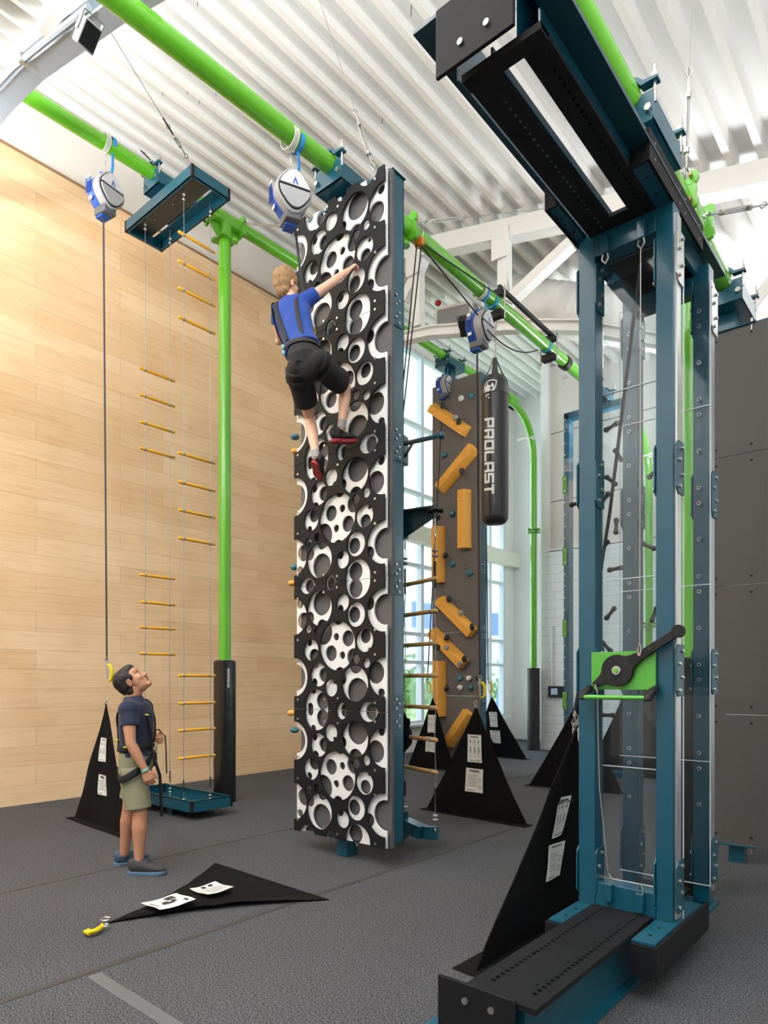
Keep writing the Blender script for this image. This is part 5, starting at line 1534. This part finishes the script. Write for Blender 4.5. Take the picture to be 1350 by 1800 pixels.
def shoe(t, ank, heel, toe, up, um, sm, accent=None, s=1.0):
    ank, heel, toe = Vector(ank), Vector(heel), Vector(toe)
    d = (toe-heel); L = d.length; d.normalize(); U = (Vector(up) - d*d.dot(Vector(up))).normalized(); Sd = U.cross(d)
    sh = thing_part(t, 'shoe')
    def P_(a, b, c): return heel + d*(a*L) + Sd*b + U*c
    m = MB()
    secs = [(.0, .020, .035, .052), (.07, .033, .05, .055), (.2, .037, .056, .058), (.36, .036, .050, .052), (.5, .038, .040, .044), (.65, .042, .030, .036), (.82, .041, .024, .03), (.95, .030, .020, .026), (1.0, .014, .012, .02)]
    m.tube([P_(a, 0, .018+h) for a, w_, v_, h in secs], [(w_*s, v_*s) for a, w_, v_, h in secs], 18, side=tuple(Sd))
    m.tube([P_(.16, 0, .05), ank.lerp(P_(.18, 0, .06), .55), ank.lerp(P_(.16, 0, .08), .25)], [(.036, .046), (.034, .04), (.036, .04)], 16, side=tuple(Sd))
    o1 = rpart('shoe_upper', m, .006, um, sh, 3)
    m = MB(); n = 20; ol = []
    for i in range(n):
        a = i/(n-1); w_ = .036 + .009*math.sin(PI*min(1, a*1.1)) - .012*math.exp(-((a-.42)/.16)**2)
        if a < .08: w_ *= math.sqrt(max(0.15, a/.08))
        if a > .86: w_ *= math.sqrt(max(.05, 1-((a-.86)/.14)**2))
        ol.append((a*1.04-.02, w_*s))
    pts = [(a, w_) for a, w_ in ol] + [(a, -w_) for a, w_ in reversed(ol)]
    k = len(pts)
    rise = lambda a: .0 + .012*max(0, (a-.7)/.3)**2
    m.add([P_(a, b, rise(a)) for a, b in pts] + [P_(a, b*1.03, .026+rise(a)) for a, b in pts], [tuple(range(k)), tuple(range(2*k-1, k-1, -1))] + [(i, i+k, (i+1) % k+k, (i+1) % k) for i in range(k)])
    part('shoe_sole', m, sm, sh, bevel=.003)
    b = MB()
    for i in range(5):
        a = .36 + .07*i; b.tube([P_(a, .026, .082-.007*i), P_(a+.02, 0, .108-.011*i), P_(a, -.026, .082-.007*i)], .0035, 6)
    part('shoe_laces', b, BLACK if accent is None else accent, sh)
    return sh
def thing_part(t, name):
    o = bpy.data.objects.new(name, None); o.parent = t; C.objects.link(o); return o
def strap(mbb, pts, w_=.02, th=.003, side=(0,1,0)):
    # smooth the polyline
    P3 = [Vector(p) for p in pts]; out = []
    for i in range(len(P3)-1):
        p0, p1, p2, p3 = P3[max(i-1,0)], P3[i], P3[i+1], P3[min(i+2, len(P3)-1)]
        for k in range(6):
            t_ = k/6
            out.append(.5*((2*p1) + (p2-p0)*t_ + (2*p0-5*p1+4*p2-p3)*t_**2 + (3*p1-p0-3*p2+p3)*t_**3))
    out.append(P3[-1])
    mbb.tube(out, [(w_, th)]*len(out), 8, side=side)
# ---- standing man, looking up at the climber
MO = CF(-2.075, 5.6, 0)
MM = Matrix(((RT.x, FW.x, 0, MO.x), (RT.y, FW.y, 0, MO.y), (0, 0, 1, 0), (0,0,0,1)))      # local: x forward, y his left, z up
man = thing('person', 'man standing in navy t-shirt and olive shorts with climbing harness, looking up', 'person', MO)
L3 = lambda p: MM @ Vector(p)
Cm = L3((-.035, 0, 1.588)); Bm = MM.to_3x3() @ basis((.72, 0, .69), (-.69, 0, .72)); sH = 1.1
LR = (.065, .072, .056, .05, .058, .042, .034)
body = MB(); add_head(body, Cm, Bm, sH)
body.tube([L3(p) for p in ((-.045, 0, 1.38), (-.035, 0, 1.46), (-.015, 0, 1.54))], [(.07, .075), (.058, .064), (.056, .07)], 18, side=tuple(FW))
body.tube([L3(p) for p in ((-.01, 0, .9), (-.01, 0, 1.1), (-.01, 0, 1.3), (-.02, 0, 1.40))], [(.14, .1), (.13, .1), (.16, .1), (.13, .08)], 20, side=tuple(FW))
def arm_(mb, sh, el, wr, s=1.0, side=None):
    sh, el, wr = Vector(sh), Vector(el), Vector(wr)
    mb.tube([sh.lerp(el, .12), sh.lerp(el, .35), sh.lerp(el, .8), el, el.lerp(wr, .25), el.lerp(wr, .7), wr], [x*s for x in (.058, .054, .044, .041, .043, .034, .026)], 16)
    mb.ell(sh, .055*s); mb.ell(el, .042*s); mb.ell(wr, .026*s)
eR, wR = (.035, -.235, 1.085), (.145, -.215, .865)
arm_(body, L3((-.01, -.185, 1.355)), L3(eR), L3(wR))
add_hand(body, L3(wR), MM.to_3x3() @ Vector((.35, .05, -1)), MM.to_3x3() @ Vector((-.25, 1, 0)), MM.to_3x3() @ Vector((1, .2, .3)), (.45, .6, .4), 1.02)
eL, wL = (.03, .25, 1.11), (.135, .15, 1.085)
arm_(body, L3((-.01, .185, 1.355)), L3(eL), L3(wL))
add_hand(body, L3(wL), MM.to_3x3() @ Vector((.55, -.8, .1)), MM.to_3x3() @ Vector((-.9, -.5, 0)), MM.to_3x3() @ Vector((0, 0, 1)), (1.1, 1.2, .8), 1.0)
add_leg(body, L3((.005, -.08, .9)), L3((.06, -.11, .50)), L3((.055, -.11, .10)), 1.08, LR)
add_leg(body, L3((-.02, .08, .9)), L3((-.115, .12, .50)), L3((-.165, .14, .105)), 1.08, LR)
me_ = rpart('body', body, .0052, SKIN1, man, 2)
HAIRB = mat('black_hair', (20, 17, 16), .45, bump=.7, bscale=90)
def hair_obj(t, Cc, B, s, m, fringe=0.0, nape=0.0):
    mb = MB()
    def e(c, r): mb.ell(Vector(Cc) + B @ (Vector(c)*s), Vector(r)*s, rot=B, n=24, m=16)
    e((-.036, 0, .048), (.100, .084, .086)); e((-.052, 0, .005), (.078, .080, .075)); e((.01, 0, .085), (.07, .06, .045))
    if fringe: e((.03, 0, .078), (.062, .07, .045)); e((.045, .05, .05), (.03, .03, .04)); e((.045, -.05, .05), (.03, .03, .04)); e((-.02, 0, .07), (.1, .092, .08))
    e((-.055, 0, -.045-nape), (.052 + nape, .064, .055 + nape))
    for s_ in (-1, 1): e((.012, s_*.068, .03), (.03, .014, .04))
    me = remeshed(mb, .0042, 14, 'hair'); me.materials.clear(); me.materials.append(m)
    Bi = B.transposed()
    for v in me.vertices:
        q = Bi @ (v.co - Vector(Cc))
        d = noise.noise(Vector((q.x*16, q.y*75, q.z*14)))*.007 + noise.noise(Vector((q.x*30, q.y*160, q.z*25)))*.003
        v.co = v.co + v.normal*d
    return link('hair', me, t)
hair_obj(man, Cm, Bm, sH, HAIRB)
head_details(man, Cm, Bm, sH, HAIRB)
q = lambda c: Cm + Bm @ (Vector(c)*sH)
part('moustache', MB().tube([q((.094, -.02, -.052)), q((.102, 0, -.047)), q((.094, .02, -.052))], [.002, .004, .002], 8), HAIRB, man)
NAVY = mat('navy_shirt', (26, 36, 62), .85, sheen=.1)
OLIVE = mat('olive_shorts', (134, 134, 108), .9)
shirt = MB()
tz = [(.955, -.008, .128, .168), (1.0, -.01, .130, .165), (1.10, -.01, .128, .163), (1.2, -.012, .134, .178), (1.30, -.008, .138, .19), (1.37, -.018, .118, .178), (1.425, -.032, .085, .12), (1.462, -.036, .072, .076)]
shirt.tube([L3((f, 0, z)) for z, f, a, b in tz], [(b, a) for z, f, a, b in tz], 28, side=tuple(FW))
for sy in (-1, 1):
    sh_p = L3((-.01, sy*.165, 1.355)); el_p = L3((eR if sy < 0 else eL))
    shirt.tube([L3((-.012, sy*.10, 1.38)), sh_p, sh_p.lerp(el_p, .30), sh_p.lerp(el_p, .50)], [.075, .08, .077, .074], 20)
    shirt.ell(sh_p, .086)
rpart('t_shirt', shirt, .007, NAVY, man, 4, fold=.006, fscale=9)
sho = MB()
sho.tube([L3((f, 0, z)) for z, f in ((1.0, -.01), (.93, -.01), (.86, -.012), (.80, -.01))], [(.164, .13), (.172, .134), (.17, .13), (.13, .1)], 26, side=tuple(FW))
sho.tube([L3((-.0, -.085, .86)), L3((.02, -.098, .72)), L3((.046, -.105, .535))], [(.095, .112), (.097, .108), (.096, .104)], 24, side=tuple(FW))
sho.tube([L3((-.015, .085, .86)), L3((-.05, .10, .74)), L3((-.095, .112, .575))], [(.095, .112), (.097, .106), (.094, .100)], 24, side=tuple(FW))
rpart('shorts', sho, .007, OLIVE, man, 4, fold=.008, fscale=11)
GSH = mat('shoe_grey_knit', (62, 58, 60), .8); BSO = mat('shoe_blue_sole', (86, 116, 142), .6)
shoe(man, L3((.055, -.11, .10)), L3((-.03, -.115, 0)), L3((.285, -.135, 0)), (0,0,1), GSH, BSO, s=1.1)
shoe(man, L3((-.165, .14, .105)), L3((-.24, .115, 0)), L3((-.01, .29, 0)), (0,0,1), mat('shoe_blue_knit', (66, 84, 108), .8), BSO, s=1.1)
HAR = mat('harness_black', (22, 22, 24), .7)
har = MB()
for sy in (-1, 1):
    strap(har, [L3(p) for p in ((-.138, sy*.04, 1.02), (-.138, sy*.06, 1.18), (-.136, sy*.08, 1.31), (-.065, sy*.085, 1.425), (.045, sy*.09, 1.395), (.112, sy*.08, 1.30), (.132, sy*.05, 1.18), (.128, sy*.02, 1.08))], .022, .004, side=tuple(FW))
    hp = (.03 if sy < 0 else -.04)
    strap(har, [L3(p) for p in ((-.135, sy*.08, .86), (-.07+hp*.3, sy*.2, .79), (.05+hp*.5, sy*.205, .85), (.125, sy*.1, .92), (.13, sy*.02, .99))], .03, .006, side=(0,0,1))
part('harness', har, HAR, man)
wst = MB().tube([L3((-.01+.14*math.cos(2*PI*i/36), .178*math.sin(2*PI*i/36), 1.045+.012*math.cos(2*PI*i/36))) for i in range(36)], [(.03, .006)]*36, 8, closed=True, side=(0,0,1))
part('waist_belt', wst, HAR, man)
b = MB()
for p in ((-.145, -.07, 1.10), (-.03, -.182, 1.05), (.112, -.095, 1.31)): c = L3(p); b.ell(c, (.018, .018, .008), n=10, m=6)
parts('yellow_tag', b, mat('lime_tag', (190, 200, 70), .6), man)
b = MB().ring(L3((.148, .0, 1.05)), FW, .02, .005, 14); b.ring(L3((.155, .0, 1.01)), RT, .018, .005, 14); part('harness_ring', b, STEEL, man)
part('held_rope', MB().tube(catenary(L3((.13, .03, 1.15)), L3((.165, .12, 1.14)), -.03, 6) + [L3((.20, .10, 1.12)), L3((.215, .08, 1.0)), L3((.22, .08, .8))], [(.014, .004)]*10, 8, side=tuple(FW)), HAR, man)
part('hanging_strap', MB().tube([L3((.13, -.03, 1.03)), L3((.16, -.04, .93)), L3((.195, -.02, .80)), L3((.2, 0, .62)), L3((.205, 0, .45))], [(.014, .003)]*5, 8, side=tuple(RT)), HAR, man)
wv = Vector(wR); ev = Vector(eR); a_ = L3(ev.lerp(wv, .93)); b_ = L3(ev.lerp(wv, 1.01))
part('wristband', MB().tube([a_, b_], .034, 20), mat('mint_band', (120, 190, 170), .5), man)
part('belt_buckle', MB().ring(L3((.0, -.205, .80)), FW, .018, .004, 14), mat('brass_buckle', (190, 170, 90), .4, metal=.6), man)

# ---- climber on the tower
cl = thing('person', 'boy in blue t-shirt and black shorts climbing the black and white tower', 'person', (-4.1, 3.85, 3.3))
V = Vector
hd, nk = V((-4.34, 3.82, 4.985)), V((-4.275, 3.82, 4.852))
sR, sL = V((-4.155, 3.84, 4.785)), V((-4.325, 3.74, 4.765))
sL = V((-4.39, 3.76, 4.775))
ctr = (sR+sL)/2
pel, wai, che = V((-3.925, 3.64, 4.165)), V((-4.04, 3.69, 4.37)), V((-4.19, 3.76, 4.62))
hR, hL = V((-3.84, 3.68, 4.13)), V((-3.985, 3.62, 4.10))
kR, aR = V((-3.91, 4.08, 4.083)), V((-3.905, 4.04, 3.73))
kL, aL = V((-4.215, 3.98, 3.86)), V((-4.04, 3.87, 3.45))
kR = V((-3.905, 4.09, 4.08)); kL = pix(545, 736, y=3.97); aL = pix(556, 806, y=3.87); aR = pix(600, 752, y=4.04)
lat = (sR-sL).normalized()
bd = MB()
Fh = (RT*.62 + FW*.72 + V((0,0,.12))); Bh = basis(Fh, (-.05, -.1, 1)); sB = .98
add_head(bd, hd, Bh, sB)
bd.tube([ctr + V((0,0,.0)), nk, hd - Bh @ V((.01, 0, .06))], [(.06, .06), (.046, .046), (.045, .05)], 16)
bd.tube([pel, wai, che, ctr], [(.12, .085), (.11, .08), (.13, .085), (.11, .07)], 20, side=tuple(lat))
eRr, wRr = pix(583, 497, y=4.02), pix(613, 475, y=4.165)
arm_(bd, sR, eRr, wRr, .84)
add_hand(bd, wRr, pix(627, 462, y=4.24)-wRr, V((.1, 1, -.6)), V((-.6, 0, .6)), (.7, .9, .7), .92)
eLl, wLl = pix(490, 600, y=3.86), pix(526, 590, y=4.0)
arm_(bd, sL, eLl, wLl, .8)
add_hand(bd, wLl, pix(549, 576, y=4.08)-wLl, V((.5, -.6, .2)), V((0, .2, 1)), (.9, 1.0, .8), .9)
add_leg(bd, hR, kR, aR, .88, LR); add_leg(bd, hL, kL, aL, .88, LR)
rpart('body', bd, .0052, SKIN2, cl, 2)
BROWN = mat('light_brown_hair', (158, 122, 82), .55, bump=.6, bscale=70)
hair_obj(cl, hd, Bh, sB*1.03, BROWN, fringe=1, nape=.01)
head_details(cl, hd, Bh, sB, BROWN)
BLUES = mat('royal_blue_shirt', (14, 62, 148), .85, sheen=.1)
sm_ = MB()
sm_.tube([wai.lerp(pel, .60), wai, wai.lerp(che, .5), che, che.lerp(ctr, .6), ctr + V((0,0,.02)), nk.lerp(ctr, .25)], [(.152, .118), (.138, .104), (.142, .102), (.155, .108), (.16, .1), (.13, .085), (.065, .062)], 26, side=tuple(lat))
sm_.tube([ctr.lerp(sR, .5), sR, sR.lerp(eRr, .28), sR.lerp(eRr, .44)], [.066, .064, .062, .060], 18)
sm_.tube([ctr.lerp(sL, .5), sL, sL.lerp(eLl, .28), sL.lerp(eLl, .46)], [.066, .064, .062, .060], 18)
rpart('t_shirt', sm_, .007, BLUES, cl, 4, fold=.009, fscale=9)
SHB = mat('black_shorts', (30, 29, 31), .85)
ss = MB()
ss.tube([wai.lerp(pel, .62), pel.lerp(wai, .25), pel, pel - V((0,0,.06))], [(.138, .106), (.142, .108), (.142, .108), (.12, .095)], 24, side=tuple(lat))
ss.tube([hR, hR.lerp(kR, .5), hR.lerp(kR, .82)], [.104, .104, .102], 22); ss.ell(hR, .09)
ss.tube([hL, hL.lerp(kL, .35), hL.lerp(kL, .66)], [.106, .104, .102], 22); ss.ell(hL, .09); ss.ell((hR+hL)/2+V((0,.02,.0)), (.14,.11,.13)); ss.ell(hR.lerp(hL,.5).lerp(kR,.22), .09)
rpart('shorts', ss, .007, SHB, cl, 4, fold=.010, fscale=9)
SBL = mat('shoe_black', (28, 26, 28), .7); SRD = mat('shoe_red_sole', (150, 34, 40), .55); SOCK = mat('grey_sock', (150, 150, 150), .9, noise_amt=.5, nscale=120)
shoe(cl, aR, pix(583, 778, y=3.97), pix(628, 780, y=4.21), (0,0,1), SBL, SRD, s=.95)
shoe(cl, aL, pix(557, 812, y=3.86)-V((0,.04,.02)), pix(559, 846, y=4.0), (.1, .8, .7), SBL, SRD, s=.95)
part('sock', MB().tube([aR.lerp(kR, -.02), aR.lerp(kR, .08), aR.lerp(kR, .17)], [.036, .035, .036], 18), SOCK, cl)
part('sock', MB().tube([aL.lerp(kL, -.02), aL.lerp(kL, .08), aL.lerp(kL, .16)], [.036, .035, .036], 18), SOCK, cl)
hb = MB(); fwd_ = (V((0,0,1)).cross(lat)).normalized()   # towards the wall
if fwd_.y < 0: fwd_ = -fwd_
up_t = (ctr-pel).normalized()
for sy in (-1, 1):
    o_ = lat*sy*.07
    strap(hb, [pel.lerp(wai, .75)+o_-fwd_*.110, che+o_*1.3-fwd_*.112, ctr+o_*1.4-fwd_*.082+up_t*.01, ctr+o_*1.3+up_t*.062, ctr+o_*1.2+fwd_*.085, che+o_+fwd_*.125, wai+o_*.5+fwd_*.118], .018, .004, side=tuple(lat))
strap(hb, [wai.lerp(pel, .1)-lat*.145, che.lerp(wai, .5)-lat*.165-fwd_*.03, sL-lat*.03-fwd_*.045, sL+up_t*.07], .02, .004, side=tuple(fwd_))
for h_, k_3, sd in ((hR, kR, 1), (hL, kL, -1)):
    c = h_.lerp(k_3, .16); ax = (k_3-h_).normalized()
    a1 = ax.orthogonal().normalized(); a2 = ax.cross(a1)
    hb.tube([c + a1*.114*math.cos(2*PI*i/24) + a2*.114*math.sin(2*PI*i/24) for i in range(24)], [(.022, .005)]*24, 8, closed=True, side=tuple(ax))
part('harness', hb, HAR, cl)
c = wai.lerp(pel, .62)
n_ = (wai-pel).normalized()
wst = MB().tube([c + lat*.160*math.cos(2*PI*i/36) + lat.cross(n_)*.126*math.sin(2*PI*i/36) for i in range(36)], [(.022, .005)]*36, 8, closed=True, side=tuple(n_))
part('waist_belt', wst, HAR, cl)
b = MB(); b.ell(wai.lerp(pel, .4)-lat*.13-fwd_*.07, (.014, .014, .02)); b.ell(pel.lerp(wai, .3)-lat*.14-fwd_*.07, (.014, .014, .02)); parts('blue_tag', b, mat('pale_blue_tag', (120, 190, 210), .6), cl)
hk = pix(547, 583, y=3.93)
t = thing('safety_hook', 'yellow and black connector clipping the climber to the belay line', 'hook', hk)
b = MB().cyl(hk-RT*.02, hk+RT*.02-FW*.02, .04, 24); part('connector_disc', b, YELLOW, t)
b = MB().cyl(hk-RT*.024-FW*.004, hk+RT*.024-FW*.024, .022, 18); part('connector_hub', b, BLACK, t)
b = MB(); c = hk-V((0,0,.07)); b.tube([c+V((0,0,.035)), c+RT*.018, c-V((0,0,.035)), c-RT*.018], .006, 8, closed=True); part('snap_hook', b, STEEL, t)
b = MB().tube([hk+V((0,0,.04)), pix(541, 555, y=3.91)], [(.012, .005)]*2, 8, side=tuple(RT)); part('connector_strap', b, BLACK, t)

bpy.data.scenes.remove(TMP)
